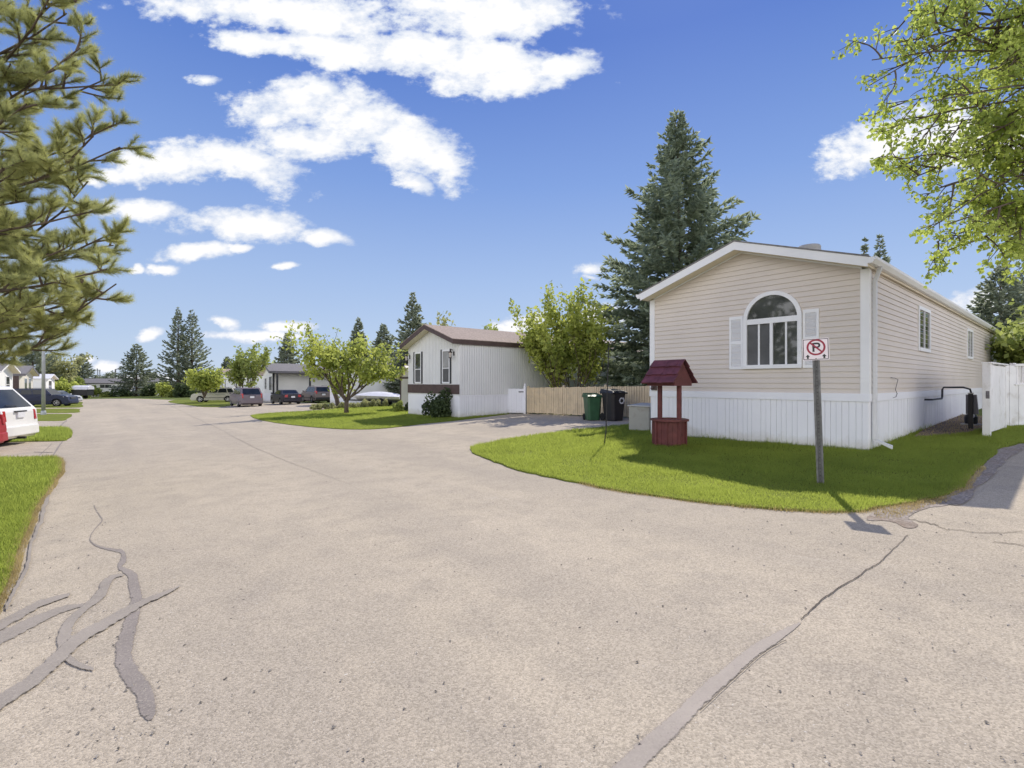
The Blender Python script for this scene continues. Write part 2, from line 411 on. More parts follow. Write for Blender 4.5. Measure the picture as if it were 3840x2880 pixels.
def build_world():
    w = bpy.data.worlds.new('World'); SC.world = w; w.use_nodes = True
    nt = w.node_tree; nd = nt.nodes; L = nt.links
    bg = nd['Background']
    def val(x, sock):
        if isinstance(x, (int, float)): sock.default_value = x
        else: L.new(x, sock)
    def mth(op, a, b=0.0, c=0.0, clamp=False):
        n = nd.new('ShaderNodeMath'); n.operation = op; n.use_clamp = clamp
        val(a, n.inputs[0]); val(b, n.inputs[1]); val(c, n.inputs[2]); return n.outputs[0]
    def sstep(x, lo, hi):
        n = nd.new('ShaderNodeMapRange'); n.interpolation_type = 'SMOOTHSTEP'
        val(x, n.inputs[0]); n.inputs[1].default_value = lo; n.inputs[2].default_value = hi
        return n.outputs[0]
    tc = nd.new('ShaderNodeTexCoord')
    nrm = nd.new('ShaderNodeVectorMath'); nrm.operation = 'NORMALIZE'; L.new(tc.outputs['Generated'], nrm.inputs[0])
    sp = nd.new('ShaderNodeSeparateXYZ'); L.new(nrm.outputs[0], sp.inputs[0])
    x, y, z = sp.outputs
    ys = mth('MAXIMUM', y, 0.08)
    u = mth('DIVIDE', x, ys); v = mth('DIVIDE', z, ys)
    # clear sky
    sky = nd.new('ShaderNodeTexSky'); sky.sky_type = 'NISHITA'; sky.sun_disc = False
    sky.sun_elevation = SUN_EL; sky.sun_rotation = math.atan2(0.335, 0.942)
    sky.air_density = 1.0; sky.dust_density = 0.3; sky.ozone_density = 3.0
    rp = nd.new('ShaderNodeValToRGB'); cr = rp.color_ramp
    stops = [(0.0, (0.60, 0.72, 0.90)), (0.07, (0.53, 0.665, 0.90)), (0.2, (0.405, 0.56, 0.88)), (0.37, (0.235, 0.39, 0.81)),
             (0.57, (0.098, 0.215, 0.67)), (1.0, (0.06, 0.15, 0.55))]
    while len(cr.elements) < len(stops): cr.elements.new(0.5)
    for e, (p, c) in zip(cr.elements, stops): e.position = p; e.color = (*c, 1)
    L.new(z, rp.inputs[0])
    sc = nd.new('ShaderNodeVectorMath'); sc.operation = 'SCALE'; L.new(sky.outputs[0], sc.inputs[0]); sc.inputs[3].default_value = 0.07
    base = nd.new('ShaderNodeMix'); base.data_type = 'RGBA'; base.inputs[0].default_value = 0.85
    L.new(sc.outputs[0], base.inputs[6]); L.new(rp.outputs[0], base.inputs[7])
    # clouds: soft bodies in the sky, broken up by noise
    blobs = [  # centre and half size in the photograph's sky (2212 wide)
        (560, 95, 130, 26, 0.1), (720, 105, 150, 34, 0.15), (900, 110, 160, 45, 0.1), (1060, 140, 190, 62, 0.12), (1215, 148, 90, 34, -0.1),
        (620, 225, 140, 58, -0.12), (770, 255, 130, 70, 0.3), (880, 310, 130, 60, 0.35), (640, 310, 150, 42, 0.0), (520, 350, 150, 46, 0.25),
        (400, 350, 170, 42, -0.05), (890, 395, 45, 24, 0.4), (690, 190, 60, 26, 0.2), (940, 345, 60, 30, 0.3),
        (300, 452, 100, 24, 0.05), (520, 484, 150, 36, 0.06), (690, 512, 60, 20, 0.1), (430, 540, 85, 18, -0.05), (520, 535, 30, 10, 0),
        (1910, 310, 130, 62, -0.35), (2050, 290, 160, 75, 0.0), (1870, 340, 70, 22, 0.1), (2170, 300, 120, 70, 0),
        (355, 580, 32, 12, 0), (615, 575, 40, 9, 0), (1270, 592, 50, 18, -0.2), (1265, 607, 36, 9, 0), (440, 180, 45, 15, 0),
        (325, 722, 34, 15, -0.1), (630, 704, 58, 13, 0), (545, 726, 110, 14, 0), (490, 697, 30, 14, 0.3), (1130, 700, 70, 24, -0.2),
        (2110, 650, 80, 26, -0.1), (225, 792, 55, 13, 0), (185, 775, 26, 10, 0), (240, 375, 35, 16, 0), (195, 395, 28, 12, 0), (300, 578, 16, 10, 0), (310, 820, 120, 14, 0),
        (600, 30, 300, 40, 0.1), (1000, 20, 300, 60, 0.05), (1310, 690, 60, 30, 0)]
    cmb = nd.new('ShaderNodeCombineXYZ'); L.new(u, cmb.inputs[0]); L.new(v, cmb.inputs[1])
    def fbm(scale, det, ro, sx=1.0, sy=1.6, oy=0.0):
        mp = nd.new('ShaderNodeMapping'); mp.inputs['Scale'].default_value = (sx, sy, 1); mp.inputs['Location'].default_value = (3.1, oy, 0.7)
        L.new(cmb.outputs[0], mp.inputs[0])
        n = nd.new('ShaderNodeTexNoise'); n.inputs['Scale'].default_value = scale; n.inputs['Detail'].default_value = det
        n.inputs['Roughness'].default_value = ro; L.new(mp.outputs[0], n.inputs['Vector']); return n.outputs['Fac']
    f1 = fbm(4.5, 10, 0.60); f2 = fbm(14, 8, 0.62, oy=2.3); f3 = fbm(38, 5, 0.6, oy=5.1)
    uw = mth('ADD', u, mth('MULTIPLY', mth('SUBTRACT', f2, 0.5), 0.07))
    vw = mth('ADD', v, mth('MULTIPLY', mth('SUBTRACT', f1, 0.5), 0.05))
    best = None; low = None
    for (px, py, a, b, ro) in blobs:
        u0 = (px * 1.736 - CX) / F; v0 = (CY - py * 1.736) / F; a = a * 1.736 / F * 1.15; b = b * 1.736 / F * 1.2
        du = mth('SUBTRACT', uw, u0); dv = mth('SUBTRACT', vw, v0)
        c, s = math.cos(ro), math.sin(ro)
        p = mth('MULTIPLY_ADD', du, c / a, mth('MULTIPLY', dv, -s / a))
        q = mth('MULTIPLY_ADD', du, s / b, mth('MULTIPLY', dv, c / b))
        d = mth('SQRT', mth('MULTIPLY_ADD', p, p, mth('MULTIPLY', q, q)))
        d = mth('SUBTRACT', 1.0, d)
        best = d if best is None else mth('MAXIMUM', best, d)
    best = mth('MAXIMUM', best, -1.0)
    dens = mth('ADD', mth('MULTIPLY', best, 1.45), mth('MULTIPLY', mth('SUBTRACT', f1, 0.5), 2.3))
    dens = mth('ADD', dens, mth('MULTIPLY', mth('SUBTRACT', f2, 0.47), 1.9))
    dens = mth('ADD', dens, mth('MULTIPLY', mth('SUBTRACT', f3, 0.5), 1.0))
    al = sstep(dens, 0.05, 0.66)
    front = sstep(y, 0.10, 0.22)
    al = mth('MULTIPLY', al, front)
    shade = sstep(mth('ADD', dens, mth('MULTIPLY', mth('SUBTRACT', f2, 0.5), 0.9)), 0.40, 1.15)
    ccol = nd.new('ShaderNodeMix'); ccol.data_type = 'RGBA'; L.new(shade, ccol.inputs[0])
    ccol.inputs[6].default_value = (0.70, 0.77, 0.91, 1); ccol.inputs[7].default_value = (1.02, 1.02, 1.03, 1)
    m1 = nd.new('ShaderNodeMix'); m1.data_type = 'RGBA'; L.new(al, m1.inputs[0]); L.new(base.outputs[2], m1.inputs[6]); L.new(ccol.outputs[2], m1.inputs[7])
    # unseen half of the sky: bright cloud band added to fill the shaded walls
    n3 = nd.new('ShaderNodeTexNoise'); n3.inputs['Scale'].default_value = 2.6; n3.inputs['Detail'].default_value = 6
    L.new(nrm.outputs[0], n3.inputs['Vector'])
    fill_bank = mth('MULTIPLY', sstep(mth('MULTIPLY', y, -1.0), -0.15, 0.35), sstep(mth('ADD', z, mth('MULTIPLY', mth('SUBTRACT', n3.outputs['Fac'], 0.5), 0.5)), 0.78, 0.42))
    fill_bank = mth('MULTIPLY', fill_bank, sstep(z, -0.02, 0.05))
    fill_bank = mth('MULTIPLY', fill_bank, mth('MULTIPLY_ADD', sstep(n3.outputs['Fac'], 0.35, 0.6), 0.45, 0.55))
    m2 = nd.new('ShaderNodeMix'); m2.data_type = 'RGBA'; L.new(fill_bank, m2.inputs[0]); L.new(m1.outputs[2], m2.inputs[6])
    m2.inputs[7].default_value = (FILL_BANK * 1.0, FILL_BANK * 0.985, FILL_BANK * 0.98, 1)
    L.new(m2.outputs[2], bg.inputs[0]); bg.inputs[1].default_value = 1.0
    w.cycles.sampling_method = 'MANUAL'; w.cycles.sample_map_resolution = 512
FILL_BANK = 2.3  # brightness of the added fill band behind the camera
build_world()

# ---------------------------------------------------------------- ground sheets
rnd = random.Random(7)
def catmull(pts, sub=6, closed=True):
    n = len(pts); out = []
    rng = range(n) if closed else range(n - 1)
    for i in rng:
        p0 = pts[(i - 1) % n] if closed or i > 0 else pts[0]
        p1 = pts[i]; p2 = pts[(i + 1) % n]
        p3 = pts[(i + 2) % n] if closed or i + 2 < n else pts[n - 1]
        for k in range(sub):
            t = k / sub
            out.append(tuple(0.5 * ((2 * b) + (-a + c) * t + (2 * a - 5 * b + 4 * c - d) * t * t + (-a + 3 * b - 3 * c + d) * t ** 3)
                             for a, b, c, d in zip(p0, p1, p2, p3)))
    if not closed: out.append(tuple(pts[-1]))
    return out

def sheet(name, pts, lift, m, kind='structure', rim=0.0):
    bm = bmesh.new()
    vs = [bm.verts.new((p[0], p[1], 0)) for p in pts]
    bm.faces.new(vs)
    bmesh.ops.triangulate(bm, faces=bm.faces[:])
    for x in (-150, -26, 22):
        bmesh.ops.bisect_plane(bm, geom=bm.verts[:] + bm.edges[:] + bm.faces[:], plane_co=(x, 0, 0), plane_no=(1, 0, 0))
    for v in bm.verts: v.co.z = gz(v.co.x) + lift
    bmesh.ops.recalc_face_normals(bm, faces=bm.faces)
    for f in bm.faces:
        if f.normal.z < 0: f.normal_flip()
    if rim:
        be = [e for e in bm.edges if len(e.link_faces) == 1]
        r = bmesh.ops.extrude_edge_only(bm, edges=be)
        for v in r['geom']:
            if isinstance(v, bmesh.types.BMVert): v.co.z -= rim
    me = bpy.data.meshes.new(name); bm.to_mesh(me); bm.free()
    o = link(name, me, m)
    if kind: o['kind'] = kind
    return o

def ragged(pts, amp, step=0.12, seed=0):
    """subdivide a closed outline and give it an uneven edge"""
    out = []; n = len(pts)
    for i in range(n):
        a = Vector(pts[i][:2]); b = Vector(pts[(i + 1) % n][:2]); d = b - a
        far = max(2.0, 0.5 * (a.length + b.length)); st = step * max(1, far / 8)
        k = max(1, min(60, int(d.length / st)))
        nrm = Vector((-d.y, d.x)).normalized() if d.length > 1e-6 else Vector((0, 0))
        for j in range(k):
            p = a + d * (j / k)
            q = mnoise.noise(Vector((p.x * 1.1, p.y * 1.1, seed))) * 0.7 + mnoise.noise(Vector((p.x * 5, p.y * 5, seed + 3))) * 0.45
            out.append(tuple(p + nrm * amp * q))
    return out

def px_poly(pts, k=1.0, sub=5):
    return [G(p[0] * k, p[1] * k) for p in catmull(pts, sub)]

# the land out to the horizon
gm = bmesh.new()
xs = [-4000, -400, -150, -60, -26, -10, 6, 22, 60, 400, 4000]; yss = [-200, -20, 10, 40, 80, 130, 250, 700, 5000]
grid = [[gm.verts.new((x, y, gz(x) - 0.03)) for y in yss] for x in xs]
for i in range(len(xs) - 1):
    for j in range(len(yss) - 1):
        gm.faces.new((grid[i][j], grid[i + 1][j], grid[i + 1][j + 1], grid[i][j + 1]))
me = bpy.data.meshes.new('ground'); gm.to_mesh(me); gm.free()
ground = link('ground', me, M['field']); ground['kind'] = 'structure'

# asphalt: street, driveways, parking bays and the side lane in one sheet
far_edge = [G(*p) for p in [(285, 1499), (330, 1496), (420, 1495), (520, 1495), (625, 1499), (700, 1500)]]
road = [(-22, -12), (26, -12), (30, 14), (14, 13), (9, 13), (6.5, 17.5), (0.7, 24), (-0.5, 24.5), (-3.5, 26), (-10, 34), (-11, 38), (-21, 50), (-28, 60), (-36, 68)]
road = [Vector((a, b, 0)) for a, b in road] + far_edge[::-1] + [G(240, 1502), G(60, 1503)] + [Vector((-80, 60, 0)), Vector((-60, 40, 0)), Vector((-40, 25, 0)), Vector((-30, 12, 0))]
sheet('road', road, 0.0, M['asphalt'])

K = 1.736
lawn_outlines = {}
def lawn(name, pts, seed, amp=0.05, lift=0.022):
    r = ragged(pts, amp, seed=seed)
    lawn_outlines[name] = r
    sheet(name, r, lift, M['lawn'], rim=0.03)
    return r

low = catmull([(1016, 969), (1022, 979), (1045, 990), (1100, 1010), (1200, 1034), (1300, 1054), (1400, 1070), (1500, 1085), (1600, 1096), (1700, 1103), (1800, 1107),
               (1860, 1106), (1920, 1094), (1975, 1087), (2035, 1077), (2065, 1060), (2092, 1036), (2113, 1020), (2147, 979), (2180, 966), (2205, 960)], 4, closed=False)
up = catmull([(1378, 917), (1330, 921), (1260, 928), (1180, 938), (1110, 948), (1060, 957), (1030, 963)], 4, closed=False)
l1 = [G(a * K, b * K) for a, b in low] + [Vector((16.0, 10.6, 0)), Vector((19, 13.0, 0)), Vector((14, 13.6, 0)), Vector((10.5, 13.2, 0)), Vector((8, 12.6, 0)), Vector((6.6, 15.2, 0)), Vector((5.0, 16.2, 0))] + [G(a * K, b * K) for a, b in up]
LAWN1 = lawn('lawn', l1, 1, 0.10)
low = catmull([(540, 898), (560, 907), (620, 917), (700, 925), (780, 928), (850, 924), (905, 917), (960, 911.5), (992, 908), (1040, 902), (1094, 895.5)], 4, closed=False)
up = catmull([(878, 877), (830, 877), (760, 880), (690, 887), (600, 892), (555, 896)], 4, closed=False)
l2 = [G(a * K, b * K) for a, b in low] + [Vector((0.6, 26.5, 0)), Vector((-4.0, 27.5, 0)), Vector((-6.0, 30.5, 0))] + [G(a * K, b * K) for a, b in up]
LAWN2 = lawn('lawn', l2, 2, 0.08)
LAWN3 = lawn('lawn', px_poly([(632, 1508), (690, 1517), (760, 1526), (830, 1526), (885, 1517), (905, 1508), (860, 1500), (780, 1497), (700, 1499), (650, 1501)]), 3, 0.1)
LAWNA = lawn('lawn', px_poly([(-90, 993), (0, 992), (60, 990.5), (116, 990), (129, 998), (132, 1009), (124, 1030), (104, 1060), (84, 1090), (66, 1127), (48, 1172), (30, 1217), (14, 1257), (-6, 1297), (-50, 1370), (-200, 1360)], K), 4, 0.05)
LAWNB = lawn('lawn', px_poly([(-130, 1668), (6, 1661), (84, 1657), (211, 1655), (249, 1651), (268, 1637), (272, 1625), (262, 1612), (232, 1605), (148, 1604), (0, 1604), (-130, 1604)]), 5, 0.06)
LAWNC = lawn('lawn', px_poly([(-90, 1580), (60, 1579), (135, 1579), (232, 1578), (253, 1570), (270, 1560), (262, 1553.5), (200, 1553), (118, 1553), (-90, 1553)]), 6, 0.06)
LAWND = lawn('lawn', px_poly([(0, 1549), (118, 1549), (283, 1548), (297, 1540), (294, 1534), (240, 1533), (118, 1534), (0, 1534)]), 7, 0.06)
LAWNE = lawn('lawn', px_poly([(60, 1529), (126, 1529), (297, 1528), (306, 1516), (305, 1508), (240, 1506.5), (120, 1507), (60, 1508)]), 8, 0.06)

def sheet_px(name, pts, lift, m, amp=0.05, seed=0, k=1.0, sub=4):
    return sheet(name, ragged(px_poly(pts, k, sub), amp, seed=seed), lift, m)
# worn ground at the corner of the lawn, gravel by the lane, bare soil along the house
sheet_px('bare_ground', [(1880, 1108), (1930, 1092), (1985, 1084), (2040, 1075), (2060, 1090), (2000, 1100), (1965, 1118), (1990, 1135), (1960, 1142), (1920, 1128), (1870, 1124)], 0.005, M['gravel'], 0.10, 21, K)
sheet_px('gravel_verge', [(2036, 1078), (2062, 1056), (2092, 1030), (2113, 1014), (2147, 974), (2205, 955), (2230, 958), (2185, 985), (2155, 1015), (2120, 1050), (2085, 1085), (2060, 1092)], 0.009, M['gravel'], 0.08, 22, K)
SOIL = ragged([Vector((9.2, 11.2, 0)), Vector((9.9, 11.35, 0)), Vector((10.4, 11.45, 0)), Vector((10.9, 11.7, 0)), Vector((11.7, 12.2, 0)), Vector((12.5, 12.7, 0)), Vector((15.2, 15.2, 0)), Vector((15.4, 16.9, 0)), Vector((12, 14.0, 0))], 0.13, seed=5)
sheet('soil', SOIL, 0.030, M['soil'])

# cracks, sealed cracks and the patched trench --------------------------------
def ribbon(name, pts, lift, m, ox=0, oy=0, k=1.0, wig=0.0, sub=6, seed=0):
    c = catmull(pts, sub, closed=False); b = MB(); L = []
    for i, (x, y, w) in enumerate(c):
        a = c[max(i - 1, 0)]; d = c[min(i + 1, len(c) - 1)]
        t = Vector((d[0] - a[0], d[1] - a[1])); t = t.normalized() if t.length > 0 else Vector((0, 1))
        n = Vector((-t.y, t.x)); q = rnd.uniform(-wig, wig)
        e1 = w * 0.5 * (1 + rnd.uniform(-.09, .09)); e2 = w * 0.5 * (1 + rnd.uniform(-.09, .09))
        px, py = ox + (x + n.x * q) * k, oy + (y + n.y * q) * k
        row = []
        for q_ in (1.18, .6, 0, -.6, -1.18):
            ee = e1 if q_ > 0 else e2; g1 = G(px + n.x * ee * q_ * k, py + n.y * ee * q_ * k); g1.z += lift; row.append(g1)
        L.append(row)
    vs = [p for pr in L for p in pr]; nr = 5
    b.add(vs, [(nr * i + j, nr * i + j + 1, nr * i + nr + j + 1, nr * i + nr + j) for i in range(len(L) - 1) for j in range(nr - 1)])
    o = b.build(name, m, recalc=False); o['kind'] = 'structure'
    at = o.data.attributes.new('edge', 'FLOAT', 'POINT')
    at.data.foreach_set('value', [(0.0 if j in (0, 4) else 1.0) * (0.0 if i in (0, len(L) - 1) else 1.0) for i in range(len(L)) for j in range(nr)])
    return o
kk = 0.627
ribbon('sealed_crack', [(560, 310, 4), (580, 350, 5), (612, 400, 7), (580, 440, 6), (545, 490, 6), (540, 520, 7), (570, 550, 10), (650, 575, 15), (730, 592, 24), (738, 640, 38), (715, 680, 24), (752, 705, 34), (792, 735, 58), (802, 800, 72), (816, 870, 74), (800, 950, 78), (775, 1050, 86), (745, 1150, 100), (742, 1240, 112), (785, 1330, 122), (855, 1420, 112), (880, 1500, 112), (890, 1560, 90), (900, 1600, 30)], 0.004, M['seal'], 0, 1700, kk, 1.5)
ribbon('sealed_crack', [(740, 730, 18), (690, 738, 25), (640, 775, 60), (600, 850, 68), (520, 920, 45), (430, 1000, 60), (390, 1080, 92), (380, 1160, 88), (400, 1220, 60), (470, 1270, 40), (570, 1300, 22)], 0.007, M['seal_light'], 0, 1700, kk, 2)
ribbon('sealed_crack', [(1085, 798, 5), (980, 845, 28), (860, 895, 40), (740, 960, 60), (600, 1040, 68), (480, 1110, 80), (380, 1200, 92), (280, 1290, 90), (150, 1400, 90), (40, 1470, 90), (-60, 1540, 90), (-200, 1640, 100)], 0.010, M['seal_light'], 0, 1700, kk, 2)
ribbon('sealed_crack', [(520, 903, 14), (380, 935, 42), (250, 985, 60), (100, 1060, 78), (-40, 1130, 90), (-200, 1230, 90)], 0.0055, M['seal_light'], 0, 1700, kk, 2)
ribbon('sealed_crack', [(430, 845, 20), (250, 900, 44), (100, 980, 56), (-40, 1060, 60), (-160, 1130, 60)], 0.0085, M['seal_light'], 0, 1700, kk, 2)
ribbon('sealed_crack', [(350, 90, 14), (318, 180, 22), (285, 260, 30), (262, 330, 34), (250, 400, 26), (215, 480, 24), (180, 570, 22), (160, 690, 26), (90, 820, 24), (30, 950, 22)], 0.0115, M['seal_light'], 0, 1700, kk, 5)
k2 = 0.669
ribbon('patched_trench', [(-120, 1880, 150), (60, 1700, 126), (230, 1540, 108), (420, 1350, 92), (560, 1230, 80), (700, 1110, 70), (800, 1050, 60), (900, 988, 34), (965, 950, 6)], 0.004, M['patch'], 2360, 1700, k2, 1)
ribbon('crack', [(960, 935, 4), (1000, 900, 4.5), (1040, 862, 6), (1090, 815, 5), (1130, 790, 5), (1180, 752, 5), (1240, 718, 4.5), (1290, 690, 4.5), (1330, 655, 4), (1390, 625, 3.5), (1430, 590, 4), (1480, 540, 3), (1560, 460, 3)], 0.006, M['crack'], 2360, 1700, k2, 3, 5)
ribbon('crack', [(395, 1450, 2.5), (480, 1372, 3), (560, 1295, 3), (640, 1222, 3), (720, 1150, 3), (790, 1100, 3), (880, 1052, 2.5)], 0.0075, M['crack'], 2360, 1700, k2, 1.0, 5)
ribbon('crack', [(1560, 370, 1.5), (1640, 385, 2), (1720, 405, 2.5), (1760, 425, 1.5), (1900, 440, 1.2), (2060, 448, 1.6), (2200, 440, 1.5)], 0.007, M['crack'], 2360, 1700, k2, 4, 5)
ribbon('crack', [(2040, 500, 1.4), (2120, 505, 1.8), (2230, 525, 1.4)], 0.007, M['crack'], 2360, 1700, k2, 3, 5)
ribbon('crack', [(365, 875, .35), (420, 902, .4), (470, 925, .5), (540, 962, .55), (600, 988, .6), (650, 1008, .5), (700, 1026, .4), (770, 1052, 0.3)], 0.006, M['seal_light'], 0, 0, K, 0.8, 6)
ka = 0.211
ribbon('crack', [(1120, 1300, 16), (1050, 1390, 24), (1000, 1470, 26), (930, 1580, 22)], 0.006, M['seal'], 0, 1380, ka, 3)
ribbon('crack', [(925, 1340, 9), (860, 1410, 10), (760, 1500, 12), (680, 1570, 10)], 0.006, M['seal'], 0, 1380, ka, 3)
ribbon('crack', [(600, 1495, 7), (740, 1500, 8), (950, 1505, 8)], 0.0075, M['seal'], 0, 1380, ka, 2)
ribbon('crack', [(1190, 935, 18), (1120, 985, 22), (1060, 1050, 22)], 0.006, M['seal'], 0, 1380, ka, 3)

# grass blades ----------------------------------------------------------------
def inside(poly, x, y):
    c = np.zeros(len(x), bool); n = len(poly); j = n - 1
    px = [p[0] for p in poly]; py = [p[1] for p in poly]
    for i in range(n):
        if py[i] != py[j]:
            cond = ((py[i] > y) != (py[j] > y)) & (x < (px[j] - px[i]) * (y - py[i]) / (py[j] - py[i]) + px[i])
            c ^= cond
        j = i
    return c
PA = Vector((6.92, 9.476, 0))                      # near corner of the beige home
def blades(name, poly, dens, h, w, seed, m, ref=6.0, cap=260000, lift=0.015, clip=None, hole=None, spread=0.0):
    r = np.random.default_rng(seed)
    x0 = min(p[0] for p in poly); x1 = max(p[0] for p in poly); y0 = min(p[1] for p in poly); y1 = max(p[1] for p in poly)
    if clip: x0, x1, y0, y1 = max(x0, clip[0]), min(x1, clip[1]), max(y0, clip[2]), min(y1, clip[3])
    n = int(min(3000000, (x1 - x0) * (y1 - y0) * dens))
    x = r.uniform(x0, x1, n); y = r.uniform(y0, y1, n)
    keep = r.random(n) < np.minimum(1, (ref / np.maximum(y, 1)) ** 2)
    keep &= np.abs(x) < 1.12 * y + 1.5
    x, y = x[keep], y[keep]
    k = inside(poly, x, y)
    if hole is not None:
        for hl in hole: k &= ~inside(hl, x, y)
    x, y = x[k], y[k]
    if spread:
        x = x + r.normal(0, spread, len(x)); y = y + r.normal(0, spread, len(y))
    if len(x) > cap: s = r.choice(len(x), cap, replace=False); x, y = x[s], y[s]
    n = len(x); zz = np.array([gz(a) for a in x]) + lift
    sc = np.maximum(1, y / ref) ** 0.85
    hn = np.array([mnoise.noise(Vector((a * 1.3, b * 1.3, 3))) + .6 * mnoise.noise(Vector((a * 5, b * 5, 9))) for a, b in zip(x, y)]) if n < 300000 else 0
    hh = h * (1 + .55 * hn) * r.uniform(0.5, 1.3, n) * np.minimum(sc, 1.7); ww = w * r.uniform(0.7, 1.3, n) * sc
    az = r.uniform(0, 2 * np.pi, n); le = r.uniform(0.05, 0.75, n) * hh; la = r.uniform(0, 2 * np.pi, n)
    v = np.zeros((n, 3, 3), np.float32)
    v[:, 0] = np.stack([x - np.cos(az) * ww, y - np.sin(az) * ww, zz], 1)
    v[:, 1] = np.stack([x + np.cos(az) * ww, y + np.sin(az) * ww, zz], 1)
    v[:, 2] = np.stack([x + np.cos(la) * le, y + np.sin(la) * le, zz + hh], 1)
    o = np_mesh(name, v.reshape(-1, 3), 3, m); o['kind'] = 'stuff'
    return o
houseA = [PA, PA + U * 4.88, PA + U * 4.88 + N * 22, PA + N * 22]
blades('grass', LAWN1, 9000, 0.040, 0.0030, 1, M['blade'], ref=6.5, hole=[houseA, SOIL])
blades('tall_grass', [tuple(PA + U * a - N * b) for a, b in ((0, .0), (4.9, .0), (4.9, .07), (-.05, .07))] , 2600, 0.10, 0.003, 15, M['blade'], ref=9)
blades('tall_grass', [tuple(PA + N * a - U * b) for a, b in ((0, .0), (6, .0), (6, .06), (-.05, .06))] , 1800, 0.11, 0.003, 16, M['blade'], ref=9)
blades('grass', LAWNA, 9000, 0.050, 0.0028, 2, M['blade'], ref=5.5)
blades('grass', LAWNB, 2500, 0.06, 0.004, 3, M['blade'], ref=11, cap=60000)
blades('grass', LAWN2, 1500, 0.045, 0.004, 4, M['blade'], ref=16, cap=120000)
# dry straw along the lawn edges
def edge_strip(poly, i0, i1, wd):
    a = [Vector(p[:2]) for p in poly[i0:i1]]
    n = [(a[min(i + 1, len(a) - 1)] - a[max(i - 1, 0)]) for i in range(len(a))]
    n = [Vector((-t.y, t.x)).normalized() for t in n]
    return [tuple(p + q * wd) for p, q in zip(a, n)] + [tuple(p - q * wd) for p, q in zip(a, n)][::-1]
la = [p for p in LAWNA]
i0 = max(range(len(la)), key=lambda i: la[i][1] + la[i][0] * 0.3)
blades('dry_grass', edge_strip(la, i0, len(la) - 40, 0.055), 9000, 0.045, 0.0025, 6, M['blade_dry'], ref=5.5, cap=30000, lift=0.004)
lb = [p for p in LAWN1]
cand = [i for i, p in enumerate(lb) if p[1] < 9 and 1.0 < p[0] < 7.5]
blades('dry_grass', edge_strip(lb, min(cand), max(cand), 0.07), 5000, 0.035, 0.0026, 7, M['blade_dry'], ref=6, cap=30000, lift=0.004)
blades('dry_grass', px_poly([(1900, 1104), (1950, 1092), (2040, 1077), (2052, 1084), (1990, 1098), (1945, 1120), (1890, 1118)], K), 3500, 0.03, 0.0026, 8, M['blade_dry'], ref=6, lift=0.006)

# loose grit and pebbles on the asphalt
def grit(n, seed):
    r = np.random.default_rng(seed); y = 1.9 + 12 * r.random(n) ** 1.7; x = r.uniform(-1.1, 1.1, n) * y
    near = np.exp(-((x - (3.2 + .25 * (6 - y))) / 1.6) ** 2) + np.exp(-((x + .93 * y - .3) / .5) ** 2)
    k = r.random(n) < np.clip(.10 + .6 * near, 0, 1)
    for p in (LAWN1, LAWNA): k &= ~inside(p, x, y)
    x, y = x[k], y[k]; n = len(x); s = .0028 + .009 * r.random(n) ** 4.0
    z = np.array([gz(a) for a in x]) + .004; c = np.stack([x, y, z], 1)
    a = r.uniform(0, 6.283, n); b = [np.stack([np.cos(a + q) * s * r.uniform(.7, 1.3, n), np.sin(a + q) * s * r.uniform(.7, 1.3, n), 0 * s], 1) for q in (0, 2.1, 4.2)]
    t = c + np.stack([0 * s, 0 * s, s * r.uniform(.5, 1.0, n)], 1)
    tri = []
    for i in range(3): tri.append(np.stack([c + b[i], c + b[(i + 1) % 3], t], 1))
    o = np_mesh('grit', np.concatenate(tri).reshape(-1, 3), 3, M['grit']); o['kind'] = 'stuff'
grit(9000, 4)
blades('dry_grass', SOIL, 260, 0.05, 0.004, 19, M['blade_dry'], ref=12, lift=.03)
# ================================================================= beige home by the corner
def lap_wall(b, fr, a0, a1, z0, z1, pitch, face, slope=None, peak_a=None, zt=None, proud=0.020):
    """clapboards on the b=0 plane (face='front') or the a plane (face=('side', a, sign))"""
    z = z0
    while z < z1 - 1e-3:
        zb, ztop = z, min(z + pitch, z1)
        def rng(q):
            if slope and q > zt: d = (q - zt) / slope; return a0 + d, a1 - d
            return a0, a1
        l0, r0 = rng(zb); l1, r1 = rng(ztop)
        if r0 - l0 < 0.02: break
        if r1 < l1: l1 = r1 = (l1 + r1) / 2
        if face == 'front':
            p = [fr(l0, -proud, zb), fr(r0, -proud, zb), fr(r1, -0.002, ztop), fr(l1, -0.002, ztop)]
            q = [fr(l0, 0.0, zb), fr(r0, 0.0, zb)]
        else:
            _, a, s = face
            p = [fr(a + s * proud, l0, zb), fr(a + s * proud, r0, zb), fr(a + s * 0.002, r1, ztop), fr(a + s * 0.002, l1, ztop)]
            q = [fr(a, l0, zb), fr(a, r0, zb)]
        b.quad(*p); b.quad(q[0], q[1], p[1], p[0])
        z += pitch

